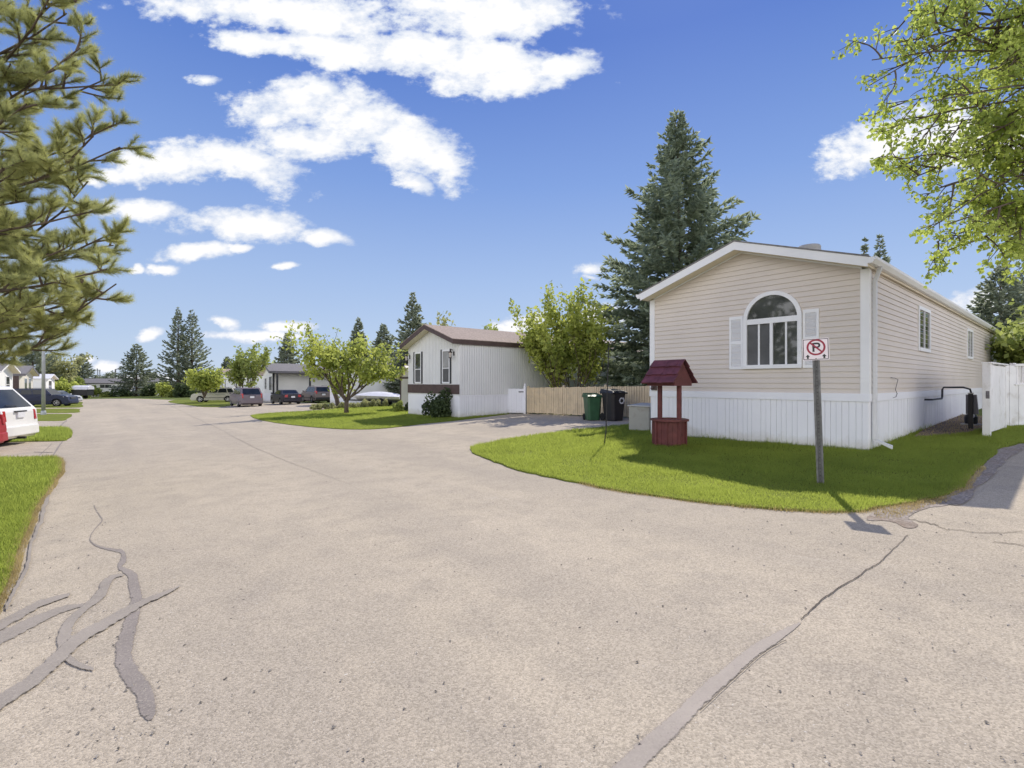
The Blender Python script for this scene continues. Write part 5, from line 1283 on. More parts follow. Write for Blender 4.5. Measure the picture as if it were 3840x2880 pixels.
# ================================================================= vehicles
def car(label, cat, loc, head, S, pk, name='parked_car', group=None):
    """S: L W H belt hood wr(wheel radius) ax0 ax1(axles) xb0 xb1 (glasshouse at belt) xr0 xr1 (roof) lamps"""
    L, W, Ht, belt, hood, wr = S['L'], S['W'], S['H'], S['belt'], S['hood'], S['wr']
    ax0, ax1, xb0, xb1, xr0, xr1 = S['ax']+S['gh']
    rz = math.atan2(head.y, head.x)
    t = thing(name, label, cat, (loc[0], loc[1], gz(loc[0])), group, rz)
    h = W / 2
    def V(x, y, z): return Vector((x - L / 2, y, z))
    sill = S.get('sill', .24)
    tail = S.get('tail', belt)            # height of the deck at the back
    pr = [(.0, .40), (-.0, .66), (.035, tail - .08), (.06, tail)]
    if tail != belt: pr += [(xb0 - .1, tail + .03)]
    pr += [(xb0, belt), (xb1 + .02, belt), (L - .95, (belt + hood) / 2 + .03), (L - .35, hood), (L - .10, hood - .13), (L - .01, .60), (L, .38), (L - .10, sill - .02)]
    ra = wr + .055
    def arch(cx, z0):
        o = []; a0 = math.asin(max(-1, (z0 - wr) / ra))
        for i in range(11):
            a = a0 + (math.pi - 2 * a0) * i / 10; o.append((cx + ra * math.cos(a), wr + ra * math.sin(a)))
        return o
    pr += arch(ax1, sill) + arch(ax0, sill) + [(.10, sill + .03)]
    bm = bmesh.new()
    lv = [bm.verts.new(V(x, h, z)) for x, z in pr]; rv = [bm.verts.new(V(x, -h, z)) for x, z in pr]; n = len(pr)
    bm.faces.new(lv); bm.faces.new(rv[::-1])
    for i in range(n): bm.faces.new((lv[i], rv[i], rv[(i + 1) % n], lv[(i + 1) % n]))
    bmesh.ops.recalc_face_normals(bm, faces=bm.faces)
    es = [e for e in bm.edges if all(v.co.z > .34 for v in e.verts) and (abs(e.verts[0].co.y - e.verts[1].co.y) < 1e-6) and not any(abs(math.hypot(v.co.x + L / 2 - a, v.co.z - wr) - ra) < .01 for v in e.verts for a in (ax0, ax1))]
    bmesh.ops.bevel(bm, geom=es, offset=.075, segments=3, profile=.55, affect='EDGES', clamp_overlap=True)
    es = [e for e in bm.edges if abs(e.verts[0].co.y - e.verts[1].co.y) > .8 and e.calc_face_angle(0) > .25 and e.verts[0].co.z > .3]
    bmesh.ops.bevel(bm, geom=es, offset=.05, segments=2, profile=.6, affect='EDGES', clamp_overlap=True)
    for v in bm.verts:
        q = (v.co.x / (L / 2)); v.co.y *= 1 - .10 * max(0, abs(q) - .72) / .28 * abs(q) - .035 * max(0, v.co.z - .7)
        if v.co.z < .5: v.co.y *= 1 - .08 * (.5 - v.co.z)
    bmesh.ops.triangulate(bm, faces=[f for f in bm.faces if len(f.verts) > 4])
    me = bpy.data.meshes.new('body'); bm.to_mesh(me); bm.free()
    body = link('body', me, M[pk], t)
    # cabin
    wb, wt = h * .945, h * S.get('roofw', .76)
    zt = Ht - .03
    c8 = [V(xb0, -wb, belt - .02), V(xb1, -wb, belt - .02), V(xb1, wb, belt - .02), V(xb0, wb, belt - .02), V(xr0, -wt, zt), V(xr1, -wt, zt), V(xr1, wt, zt), V(xr0, wt, zt)]
    b = MB(); b.hexa(c8)
    cab = b.build('cabin', M[pk], t, local=True, bevel=.065, seg=3, smooth=False)
    ctr = V((xb0 + xb1) / 2, 0, belt)
    def pane(nm, A, B, C, D, u0, u1, v0, v1, mt='car_glass', par=t, off=.010, s0=0, s1=0):
        """patch on the face A B C D (A-B bottom, D-C top)"""
        nrm = (B - A).cross(D - A).normalized()
        if nrm.dot((A + C) / 2 - ctr) < 0: nrm = -nrm
        def q(u, v): return (A * (1 - u) + B * u) * (1 - v) + (D * (1 - u) + C * u) * v + nrm * off
        k = MB(); k.quad(q(u0 - s0, v0), q(u1 - s1, v0), q(u1 + s1, v1), q(u0 + s0, v1)); return k.build(nm, M[mt], par, local=True, recalc=False)
    pane('rear_window', c8[0], c8[3], c8[7], c8[4], .09, .91, S.get('rw', (.14, .88))[0], S.get('rw', (.14, .88))[1])
    pane('windshield', c8[1], c8[2], c8[6], c8[5], .06, .94, .06, .92)
    for A, B, C, D in ((c8[0], c8[1], c8[5], c8[4]), (c8[3], c8[2], c8[6], c8[7])):
        for u0, u1 in S['side']: pane('side_window', A, B, C, D, u0, u1, .12, .86)
    # wheels
    for x in (ax0, ax1):
        for s in (-1, 1):
            Mx = Matrix.Translation(V(x, s * (h - .115), wr)) @ Matrix.Rotation(R(-90 * s), 4, 'X')
            w = MB(); w.lathe([(wr * .62, -.1), (wr * .93, -.1), (wr, -.07), (wr, .07), (wr * .94, .105), (wr * .66, .105), (wr * .62, .08)], Mx, 22)
            wo = w.build('wheel', M['rubber'], t, local=True)
            r_ = MB(); r_.lathe([(wr * .64, .075), (wr * .64, .098), (wr * .57, .098), (wr * .56, .07)], Mx, 22)
            for k in range(5):
                a = 2 * math.pi * k / 5; m2 = Mx @ Matrix.Rotation(a, 4, 'Z')
                r_.hexa([m2 @ Vector(p) for p in ((.03, -.035, .06), (wr * .58, -.028, .06), (wr * .58, .028, .06), (.03, .035, .06), (.03, -.035, .09), (wr * .58, -.028, .092), (wr * .58, .028, .092), (.03, .035, .09))])
            r_.lathe([(.055, .05), (.055, .1)], Mx, 10)
            r_.build('rim', M['rim'], wo, local=True)
    # dark underside between the wheels
    u = MB(); u.hexa([V(.35, -h * .72, sill - .04), V(L - .35, -h * .72, sill - .04), V(L - .35, h * .72, sill - .04), V(.35, h * .72, sill - .04), V(.35, -h * .72, .62), V(L - .35, -h * .72, .62), V(L - .35, h * .72, .62), V(.35, h * .72, .62)])
    u.build('underbody', M['car_black'], t, local=True)
    def yk(x, z): q = abs(x - L / 2) / (L / 2); return (1 - .10 * max(0, q - .72) / .28 * q - .035 * max(0, z - .7))
    # lamps
    z0, z1 = S['tl']
    for s in (-1, 1):
        k = MB(); q = yk(0.0, (z0 + z1) / 2); lw = S.get('tlw', .17)
        yo, yi = h * q - .06, h * q - lw
        k.hexa([V(-.012, s * yi, z0), V(-.0, s * yo, z0), V(.20, s * (h * yk(.2, z0) + .004), z0), V(.20, s * yi, z0), V(.03, s * yi, z1), V(.04, s * (yo - .02), z1), V(.24, s * (h * yk(.24, z1) + .004), z1), V(.24, s * yi, z1)])
        k.build('tail_light', M['lamp_red'], t, local=True, bevel=.015)
        k = MB(); q = yk(L, .7); hz = hood - .20
        k.hexa([V(L - .16, s * (h * q - .42), hz), V(L - .14, s * (h * q - .02), hz), V(L - .42, s * (h * yk(L - .42, hz) + .004), hz + .02), V(L - .42, s * (h * q - .40), hz), V(L - .22, s * (h * q - .42), hz + .15), V(L - .22, s * (h * q - .03), hz + .15), V(L - .48, s * (h * yk(L - .48, hz) - .0), hz + .17), V(L - .48, s * (h * q - .40), hz + .17)])
        k.build('headlight', M['lamp_clear'], t, local=True, bevel=.015)
        k = MB(); xm = xb1 - .28; k.hexa([V(xm, s * (wb + .02), belt + .02), V(xm + .12, s * (wb + .02), belt + .02), V(xm + .16, s * (wb + .22), belt + .03), V(xm + .04, s * (wb + .22), belt + .03), V(xm, s * (wb + .02), belt + .14), V(xm + .10, s * (wb + .02), belt + .15), V(xm + .13, s * (wb + .22), belt + .18), V(xm + .04, s * (wb + .22), belt + .18)])
        k.build('mirror', M[S.get('mirror', pk)], t, local=True, bevel=.02)
        for xd in S['handles']:
            k = MB(); k.hexa([V(xd, s * (h * yk(xd, .85) - .005), belt - .17), V(xd + .2, s * (h * yk(xd, .85) - .005), belt - .17), V(xd + .2, s * (h * yk(xd, .85) + .02), belt - .17), V(xd, s * (h * yk(xd, .85) + .02), belt - .17), V(xd, s * (h * yk(xd, .85) - .005), belt - .13), V(xd + .2, s * (h * yk(xd, .85) - .005), belt - .13), V(xd + .2, s * (h * yk(xd, .85) + .02), belt - .13), V(xd, s * (h * yk(xd, .85) + .02), belt - .13)])
            k.build('door_handle', M[pk], t, local=True)
    # bumpers
    for x, sg, nm in ((0, -1, 'rear_bumper'), (L, 1, 'front_bumper')):
        k = MB(); q = yk(x, .5) * h; z0b, z1b = S.get('bz', (.34, .58))
        P_ = [(x - sg * .34, h * yk(x - sg * .34, .5) + .004), (x - sg * .10, q + .008), (x + sg * .06, q * .93), (x + sg * .095, q * .6), (x + sg * .105, 0)]
        P_ = P_ + [(a, -b_) for a, b_ in P_[:-1][::-1]]
        k.prism([V(a, b_, z0b) for a, b_ in P_], [V(a - sg * .012, b_ * .995, z1b) for a, b_ in P_])
        k.build(nm, M[S.get('bump', pk)], t, local=True, bevel=.03, seg=2)
    # plates and grille
    pz = S.get('pz', .80)
    k = MB(); k.hexa([V(-.02, -.17, pz), V(-.02, .17, pz), V(.05, .17, pz), V(.05, -.17, pz), V(-.014, -.17, pz + .17), V(-.014, .17, pz + .17), V(.05, .17, pz + .17), V(.05, -.17, pz + .17)]); k.build('licence_plate', M['plate'], t, local=True)
    k = MB(); k.hexa([V(-.016, -.27, pz + .172), V(-.016, .27, pz + .172), V(.06, .27, pz + .172), V(.06, -.27, pz + .172), V(-.008, -.27, pz + .215), V(-.008, .27, pz + .215), V(.06, .27, pz + .215), V(.06, -.27, pz + .215)]); k.build('handle_strip', M['car_black'], t, local=True)
    k = MB(); k.hexa([V(L - .2, -.42, hood - .30), V(L + .006, -.42, hood - .34), V(L + .006, .42, hood - .34), V(L - .2, .42, hood - .30), V(L - .25, -.42, hood - .15), V(L - .072, -.42, hood - .15), V(L - .072, .42, hood - .15), V(L - .25, .42, hood - .15)]); k.build('grille', M['car_black'], t, local=True)
    # seams: belt moulding and door gaps
    k = MB()
    for s in (-1, 1):
        for xd in S.get('gaps', ()):
            yy = s * (h * yk(xd, .8) + .0015); k.quad(V(xd, yy, .42), V(xd + .012, yy, .42), V(xd + .012, s * (h * yk(xd, belt) - .004), belt - .08), V(xd, s * (h * yk(xd, belt) - .004), belt - .08))
        k.hexa([V(xb0 + .2, s * (h - .02), .50), V(xb1 + .1, s * (h - .02), .50), V(xb1 + .1, s * (h + .008), .50), V(xb0 + .2, s * (h + .008), .50), V(xb0 + .2, s * (h - .02), .56), V(xb1 + .1, s * (h - .02), .56), V(xb1 + .1, s * (h + .008), .56), V(xb0 + .2, s * (h + .008), .56)])
    k.build('side_moulding', M['car_black'] if S.get('mould') else M[pk], t, local=True, recalc=False)
    if S.get('hitch'):
        k = MB(); k.hexa([V(.15, -.5, .24), V(.25, -.5, .24), V(.25, .5, .24), V(.15, .5, .24), V(.15, -.5, .31), V(.25, -.5, .31), V(.25, .5, .31), V(.15, .5, .31)])
        k.hexa([V(-.12, -.04, .24), V(.2, -.04, .24), V(.2, .04, .24), V(-.12, .04, .24), V(-.12, -.04, .31), V(.2, -.04, .31), V(.2, .04, .31), V(-.12, .04, .31)]); k.build('tow_hitch', M['car_black'], t, local=True)
    if S.get('rails'):
        for s in (-1, 1):
            k = MB(); y = s * (wt - .04); k.tube([V(xr0 + .3, y, Ht - .04), V(xr0 + .4, y, Ht + .03), V(xr1 - .3, y, Ht + .03), V(xr1 - .2, y, Ht - .04)], .018, 6); k.build('roof_rail', M['car_black'], t, local=True)
    if S.get('wiper'):
        A, B, C, D = c8[0], c8[3], c8[7], c8[4]
        k = MB(); p0 = (A + B) / 2 * .86 + (D + C) / 2 * .14 + Vector((-.03, 0, 0)); k.tube([p0, p0 + Vector((-.01, .1, .03)), p0 + Vector((.02, .48, .05))], .012, 6); k.build('rear_wiper', M['car_black'], t, local=True)
    return t

VAN = dict(L=5.05, W=1.96, H=1.76, belt=1.08, hood=.98, wr=.34, ax=(1.0, 4.03), gh=(.06, 3.95, .72, 3.0), side=[(.04, .27), (.30, .58), (.61, .86)], tl=(.82, 1.22), tlw=.16, handles=(2.1, 2.55), gaps=(1.45, 2.45, 3.55), rw=(.10, .86), hitch=True, wiper=True, rails=True, roofw=.80, pz=.82, bz=(.36, .66))
SUV = dict(L=4.7, W=1.86, H=1.73, belt=1.08, hood=1.02, wr=.36, ax=(.95, 3.72), gh=(.08, 3.5, .55, 2.75), side=[(.05, .24), (.27, .55), (.58, .85)], tl=(.95, 1.25), handles=(1.55, 2.5), gaps=(1.4, 2.35, 3.3), rails=True, wiper=True, pz=.78, bump='car_black', mould=True)
SEDAN = dict(L=4.85, W=1.84, H=1.45, belt=.98, hood=.92, wr=.33, ax=(1.05, 3.87), gh=(.62, 3.75, 1.35, 2.7), side=[(.17, .50), (.53, .84)], tl=(.74, .98), tlw=.36, handles=(1.75, 2.75), gaps=(1.6, 2.55, 3.5), tail=1.04, pz=.68, rw=(.08, .92))
HATCH = dict(SUV, L=4.3, H=1.55, belt=1.0, hood=.93, wr=.32, ax=(.8, 3.4), gh=(.06, 3.2, .5, 2.5), tl=(.80, 1.08), bump='p_red', mould=False, rails=False)

def place(px, py): return G(px, py)
# left foreground: rear ends of two cars on the nearest driveway
hd = Vector((-.965, -.26, 0)).normalized()
def park(label, S, pk, rear_right, head, cat, name='parked_car'):
    """park by the rear right corner"""
    left = Vector((-head.y, head.x, 0)); c = Vector((rear_right[0], rear_right[1], 0)) + left * S['W'] / 2 + head * S['L'] / 2
    return car(label, cat, (c.x, c.y), head, S, pk, name)
park('white minivan seen from behind on the nearest left driveway, with a tow hitch', dict(VAN, H=1.93, belt=1.18, tlw=.20, tl=(.82, 1.15), pz=.92, gh=(.06, 3.95, .66, 3.0)), 'p_white', (-15.95, 16.5), Vector((-.955, -.30, 0)).normalized(), 'minivan', 'parked_minivan')
park('red car at the left edge, its rear corner just in view beside the white minivan', HATCH, 'p_red', (-14.36, 13.95), Vector((-.955, -.30, 0)).normalized(), 'car')
# row of cars on the shared parking bays
g = G(922, 1524); car('grey mauve minivan parked at the left end of the row of three, seen from behind', 'minivan', (g.x - .5, g.y + .9), U, dict(VAN, hitch=False), 'p_mauve', 'parked_minivan')
g = G(1058, 1517); car('black sedan parked between the mauve minivan and the brown SUV', 'sedan', (g.x - .3, g.y + 1.4), U, SEDAN, 'p_dark')
g = G(1172, 1510); car('brown grey SUV parked at the right end of the row, partly behind the lawn tree', 'SUV', (g.x - .2, g.y + 1.4), U, SUV, 'p_brown')
g = G(812, 1507); car('pale beige SUV parked side on facing left behind the small bright tree', 'SUV', (g.x, g.y), Vector((-.97, -.22, 0)).normalized(), dict(SUV, bump='p_beige', L=5.0, ax=(1.0, 3.95), gh=(.08, 3.75, .6, 3.0)), 'p_beige')
g = G(165, 1524); car('dark navy SUV facing the street on the left driveway behind the lamp post', 'SUV', (g.x, g.y), Vector((.96, .27, 0)).normalized(), dict(SUV, L=5.1, W=1.98, H=1.85, belt=1.2, hood=1.12, wr=.39, ax=(1.0, 4.1), gh=(.08, 3.7, .4, 3.05), bump='p_navy'), 'p_navy')
g = G(215, 1513); car('silver car mostly hidden behind the dark navy SUV', 'car', (g.x, g.y), Vector((.96, .27, 0)).normalized(), dict(HATCH, bump='p_silver'), 'p_silver')
g = G(735, 1500); car('dark car in deep shade beyond the small bright tree', 'car', (g.x, g.y + 4), Vector((-.9, -.4, 0)).normalized(), dict(HATCH, bump='p_dark'), 'p_dark')
# covered cargo trailer far on the left, boat under a cover by the shed
def trailer():
    g = G(307, 1496); t = thing('cargo_trailer', 'dark open box trailer with a pale rounded top at the far left roadside', 'trailer', g, rz=.2)
    V = lambda x, y, z: Vector((x, y, z))
    b = MB(); b.hexa([V(-1.2, -.9, .55), V(1.2, -.9, .55), V(1.2, .9, .55), V(-1.2, .9, .55), V(-1.2, -.9, 1.5), V(1.2, -.9, 1.5), V(1.2, .9, 1.5), V(-1.2, .9, 1.5)]); b.build('box', M['car_black'], t, local=True, bevel=.03)
    b = MB(); b.prism([V(-1.25, -.95, 1.51), V(-1.25, .95, 1.51), V(-1.25, .8, 2.0), V(-1.25, 0, 2.2), V(-1.25, -.8, 2.0)], [V(1.3, -.95, 1.51), V(1.3, .95, 1.51), V(1.3, .8, 2.0), V(1.3, 0, 2.2), V(1.3, -.8, 2.0)]); b.build('top', M['tarp'], t, local=True, bevel=.05)
    for y in (-.95, .95):
        b = MB(); b.lathe([(.1, -.09), (.33, -.09), (.35, 0), (.33, .09), (.1, .09)], Matrix.Translation((0, y, .35)) @ Matrix.Rotation(R(90), 4, 'X'), 16); b.build('wheel', M['rubber'], t, local=True)
trailer()
def boat():
    c = P(1418, 1434, 37.5); t = thing('covered_boat', 'small boat under a white cover on a trailer behind the shrub row', 'boat', (c.x, c.y, gz(c.x)), rz=math.atan2(U.y, U.x) + .75)
    n = 12; Lb = 4.0; rings = []
    for i in range(n + 1):
        s = i / n; x = -Lb / 2 + Lb * s; w = .95 * math.sqrt(max(0.0, 1 - max(0, (s - .35) / .65) ** 2.2)) + .02
        k = .46 + .2 * s ** 2; top = .74 + .12 * s
        rings.append([Vector((x, -w, top)), Vector((x, -w * .8, k + .1)), Vector((x, 0, k - .12)), Vector((x, w * .8, k + .1)), Vector((x, w, top)), Vector((x, w * .5, top + .22 * math.sin(math.pi * min(1, s * .9 + .1)))), Vector((x, 0, top + .32 * math.sin(math.pi * min(1, s * .9 + .1)))), Vector((x, -w * .5, top + .22 * math.sin(math.pi * min(1, s * .9 + .1))))])
    b = MB(); hull = MB()
    for r0, r1 in zip(rings[:-1], rings[1:]):
        for k in range(4): hull.quad(r0[k], r0[k + 1], r1[k + 1], r1[k])
        for k in range(4, 8): b.quad(r0[k], r0[(k + 1) % 8], r1[(k + 1) % 8], r1[k])
    b.quad(*[rings[0][k] for k in (4, 5, 6, 7, 0)]); hull.quad(*[rings[0][k] for k in range(5)])
    hull.build('hull', M['white_paint'], t, local=True, recalc=False); b.build('cover', M['tarp'], t, local=True, recalc=False)
    b = MB(); b.hexa([Vector(p) for p in ((-1.9, -.5, .32), (2.6, -.08, .42), (2.6, .08, .42), (-1.9, .5, .32), (-1.9, -.5, .42), (2.6, -.08, .52), (2.6, .08, .52), (-1.9, .5, .42))])
    for x in (-.8, .6): b.hexa([Vector(p) for p in ((x - .08, -.4, .42), (x + .08, -.4, .42), (x + .08, .4, .42), (x - .08, .4, .42), (x - .08, -.5, .5), (x + .08, -.5, .5), (x + .08, .5, .5), (x - .08, .5, .5))])
    b.build('trailer_frame', M['black_trim'], t, local=True)
    for y in (-.85, .85):
        b = MB(); b.lathe([(.1, -.09), (.3, -.09), (.32, 0), (.3, .09), (.1, .09)], Matrix.Translation((-.5, y, .32)) @ Matrix.Rotation(R(90), 4, 'X'), 16); b.build('wheel', M['rubber'], t, local=True)
boat()
# ================================================================= vegetation
def leaf_cards(cent, size, r, elong=1.5, flat=None, jitter=.35, droop=0.0):
    """diamond leaves at cent (n,3)"""
    n = len(cent); s = size * r.uniform(1 - jitter, 1 + jitter, n)
    d = r.normal(size=(n, 3)); d[:, 2] -= droop; d /= np.linalg.norm(d, axis=1)[:, None] + 1e-9
    if flat is not None: d[:, 2] *= flat; d /= np.linalg.norm(d, axis=1)[:, None] + 1e-9
    e = r.normal(size=(n, 3)); e -= d * (e * d).sum(1)[:, None]; e /= np.linalg.norm(e, axis=1)[:, None] + 1e-9
    a = d * (s * elong * .5)[:, None]; b = e * (s * .5)[:, None]
    v = np.stack([cent - a, cent + b - a * .15, cent + a, cent - b - a * .15], 1)
    return v.reshape(-1, 3)

def conifer(name, label, base, Ht, Rad, seed, nwh=26, per=9, twigs=26, m='spruce_far', card=(.42, .10), up=.35, low=.06, lean=(0, 0), group=None, power=.85, tipup=.25, droop_low=-.30, upsweep=.0, sparse=0.0, rough=.25, skirt=.35):
    """spruce: tapered trunk, whorls of branches, needle sprays along every branch"""
    r = np.random.default_rng(seed); base = Vector(base)
    t = thing(name, label, 'tree', base, group)
    tr = MB(); tr.tube([(0, 0, -.2), (lean[0] * .5, lean[1] * .5, Ht * .5), (lean[0], lean[1], Ht * .985)], [Ht * .016 + .04, Ht * .010 + .02, .012], 8)
    V = []; bp = []
    zs = low + (1 - low) * (np.arange(nwh) / (nwh - 1)) ** 1.0
    side = .55 + .75 * r.random(12)                    # uneven outline: some sides fuller
    for iw, hf in enumerate(zs):
        k = max(3, int(round(per * (1 - .45 * hf))))
        a0 = r.uniform(0, 6.28)
        env = Rad * ((1 - hf) ** power) * (1 - skirt * max(0, (.16 - hf) / .16)) + .04 * Rad
        for j in range(k):
            if sparse and r.random() < sparse: continue
            az = a0 + 6.283 * (j + r.uniform(-.35, .35)) / k
            Lb = env * (1 - rough + 2 * rough * r.random()) * (.80 + .28 * side[int(az / 6.2832 * 12) % 12])
            if r.random() < .10: Lb *= 1.22
            z0 = hf * Ht + r.uniform(-.35, .35) * Ht / nwh
            el = droop_low * (1 - hf) + up * hf * 1.6 + r.normal(0, .08)
            nseg = 5; pts = []; p = np.array([lean[0] * hf, lean[1] * hf, z0]); pts.append(p.copy())
            for q in range(nseg):
                e = el + tipup * (q / (nseg - 1)) ** 1.5 + upsweep * (q / (nseg - 1))
                p = p + np.array([math.cos(az) * math.cos(e), math.sin(az) * math.cos(e), math.sin(e)]) * Lb / nseg
                pts.append(p.copy())
            pts = np.array(pts); bp.append((pts, hf))
            n = max(4, int(twigs * (Lb / Rad) * (1.0 if hf < .85 else 1.3)))
            s = r.uniform(.12, 1.02, n) ** .75; s = np.clip(s, 0, .999) * nseg
            i = s.astype(int); f = (s - i)[:, None]
            pos = pts[i] * (1 - f) + pts[i + 1] * f; dr = pts[i + 1] - pts[i]; dr /= np.linalg.norm(dr, axis=1)[:, None]
            sd = np.array([-math.sin(az), math.cos(az), 0.0])
            sg = r.choice([-1, 1], n)[:, None]; w = r.uniform(.3, 1.15, n)[:, None]
            d = dr * r.uniform(.5, 1.1, n)[:, None] + sd * sg * w + np.array([0, 0, 1.0]) * r.uniform(-.85, .45, n)[:, None]
            d /= np.linalg.norm(d, axis=1)[:, None]
            taper = (1.15 - .75 * (s / nseg))
            ln = card[0] * r.uniform(.6, 1.35, n) * (.55 + .45 * taper) * (.5 + .5 * min(1, Lb / (.45 * Rad)))
            wd = card[1] * r.uniform(.7, 1.3, n)
            e = np.cross(d, r.normal(size=(n, 3))); e /= np.linalg.norm(e, axis=1)[:, None] + 1e-9
            tip = pos + d * ln[:, None]; mid = pos + d * (ln * .45)[:, None]
            V.append(np.stack([pos, mid + e * wd[:, None], tip, mid - e * wd[:, None]], 1).reshape(-1, 3))
            V.append(np.stack([pos + dr * .05, mid + np.cross(d, e) * wd[:, None], tip + dr * .03, mid - np.cross(d, e) * wd[:, None]], 1).reshape(-1, 3))
    for pts, hf in bp:
        tr.tube(pts[:-1], [max(.008, .030 * (1 - hf) * Ht / 12), max(.006, .02 * (1 - hf) * Ht / 12), .008, .006, .004], 4, cap=False)
    tr.build('trunk', M['bark'], t, local=True, recalc=False)
    V = np.concatenate(V)
    np_mesh('crown', V, 4, M[m], t, offset=(0, 0, 0))
    return t

def broadleaf(name, label, base, stems, seed, leaf=.12, per=40, m='green_mid', bark='bark', depth=3, sig=.22, spread=.6, split=3, trunk_r=.10, squash=None, up=.35, group=None, cat='tree', droop=0, first=.35, elong=1.5, taper=.62, bare=(), lenf=.68, z0=0.0):
    """stems: list of (direction, length); branches fork, the last two orders carry leaves"""
    r = np.random.default_rng(seed); rr = random.Random(seed)
    t = thing(name, label, cat, base, group); tb = MB(); cents = []
    def grow(p, d, L, rad, dep, leafy=True):
        nseg = 4; pts = [p.copy()]; rads = [rad]; q = p.copy(); dd = d.copy()
        for i in range(nseg):
            dd = (dd + Vector((rr.gauss(0, .13), rr.gauss(0, .13), rr.gauss(0, .10) + up * .18))).normalized()
            q = q + dd * (L / nseg); pts.append(q.copy()); rads.append(rad * (1 - (1 - taper) * (i + 1) / nseg))
        tb.tube(pts, rads, 6 if rad > .03 else 4, cap=False)
        if dep <= 1 and leafy:
            n = int(per * (1.0 if dep == 0 else .55))
            s = r.uniform(.15, 1.05, n) * nseg; i = np.clip(s.astype(int), 0, nseg - 1); f = (s - i)[:, None]
            A = np.array([tuple(x) for x in pts]); c = A[i] * (1 - f) + A[i + 1] * f
            c = c + r.normal(0, sig, (n, 3)) * np.array([1, 1, .8]); cents.append(c)
        if dep == 0: return
        k = split + (1 if rr.random() < .4 else 0)
        for j in range(k):
            f = first + (1 - first) * (j + rr.uniform(0, .8)) / k if j < k - 1 else 1.0
            x = min(nseg - 1, int(f * nseg)); g_ = f * nseg - x; pp = pts[x].lerp(pts[x + 1], min(1, g_))
            az = rr.uniform(0, 6.283); w = spread * rr.uniform(.6, 1.3)
            base_d = (pts[x + 1] - pts[x]).normalized(); o = base_d.orthogonal(); o.rotate(Matrix.Rotation(az, 3, base_d))
            nd_ = (base_d + o * w + Vector((0, 0, up * .3))).normalized()
            if squash is not None: nd_ = Vector((nd_.x * squash[0], nd_.y * squash[1], nd_.z)).normalized()
            grow(pp, nd_, L * lenf * rr.uniform(.75, 1.15), max(.004, rads[x] * .6), dep - 1, leafy)
    for k, st in enumerate(stems):
        d, L = Vector(st[0]).normalized(), st[1]
        off = Vector((rr.uniform(-.1, .1), rr.uniform(-.1, .1), z0 - .1)) if len(stems) > 1 else Vector((0, 0, -.1))
        grow(off * (st[2] if len(st) > 2 else 1), d, L, trunk_r * (1 if len(stems) == 1 else .7), depth, k not in bare)
    tb.build('trunk', M[bark], t, local=True, recalc=False)
    c = np.concatenate(cents); c = c[c[:, 2] > .02]
    np_mesh('crown', leaf_cards(c, leaf, r, elong, droop=droop), 4, M[m], t, offset=(0, 0, 0))
    return t

def bush(name, label, base, rx, ry, h, n, leaf, m, seed, group=None, lumps=9, cat='shrub', stem=5, floor=.05, elong=1.5):
    r = np.random.default_rng(seed); rr = random.Random(seed)
    t = thing(name, label, cat, base, group)
    C = r.normal(size=(lumps, 3)); C /= np.linalg.norm(C, axis=1)[:, None]; C *= r.uniform(.25, .72, lumps)[:, None]
    C[:, 2] = np.abs(C[:, 2]) * .9 + .1
    S = r.uniform(.22, .40, lumps)
    k = r.integers(0, lumps, n); d = r.normal(size=(n, 3)); d /= np.linalg.norm(d, axis=1)[:, None]
    p = C[k] + d * (S[k] * r.uniform(.55, 1.08, n))[:, None]
    p = p * np.array([rx, ry, h * .85]) ; p[:, 2] = np.maximum(p[:, 2], floor + r.uniform(0, .12, n))
    tb = MB()
    for i in range(stem):
        c = C[i % lumps] * np.array([rx, ry, h * .85]); tb.tube([(rr.uniform(-.08, .08), rr.uniform(-.08, .08), -.1), tuple(c * .5 + np.array([0, 0, .05])), tuple(c)], [.02, .014, .005], 5, cap=False)
    tb.build('stems', M['bark'], t, local=True, recalc=False)
    np_mesh('foliage', leaf_cards(p, leaf, r, elong), 4, M[m], t, offset=(0, 0, 0))
    return t

def hgt(py, Z, x): return H + (CY - py) / F * Z - gz(x)
def spot(px, Z): p = P(px, CY, Z); return Vector((p.x, p.y, gz(p.x)))

# --- big spruce between the two near homes
s = spot(2548, 24.0)
conifer('spruce_tree', 'big blue-green spruce rising behind the beige home', s, hgt(440, 24, s.x), 4.7, 11, nwh=58, per=13, twigs=95, m='spruce', card=(.46, .050), up=.36, low=.07, power=.98, tipup=.16, droop_low=-.20, rough=.36, lean=(-.1, 0))
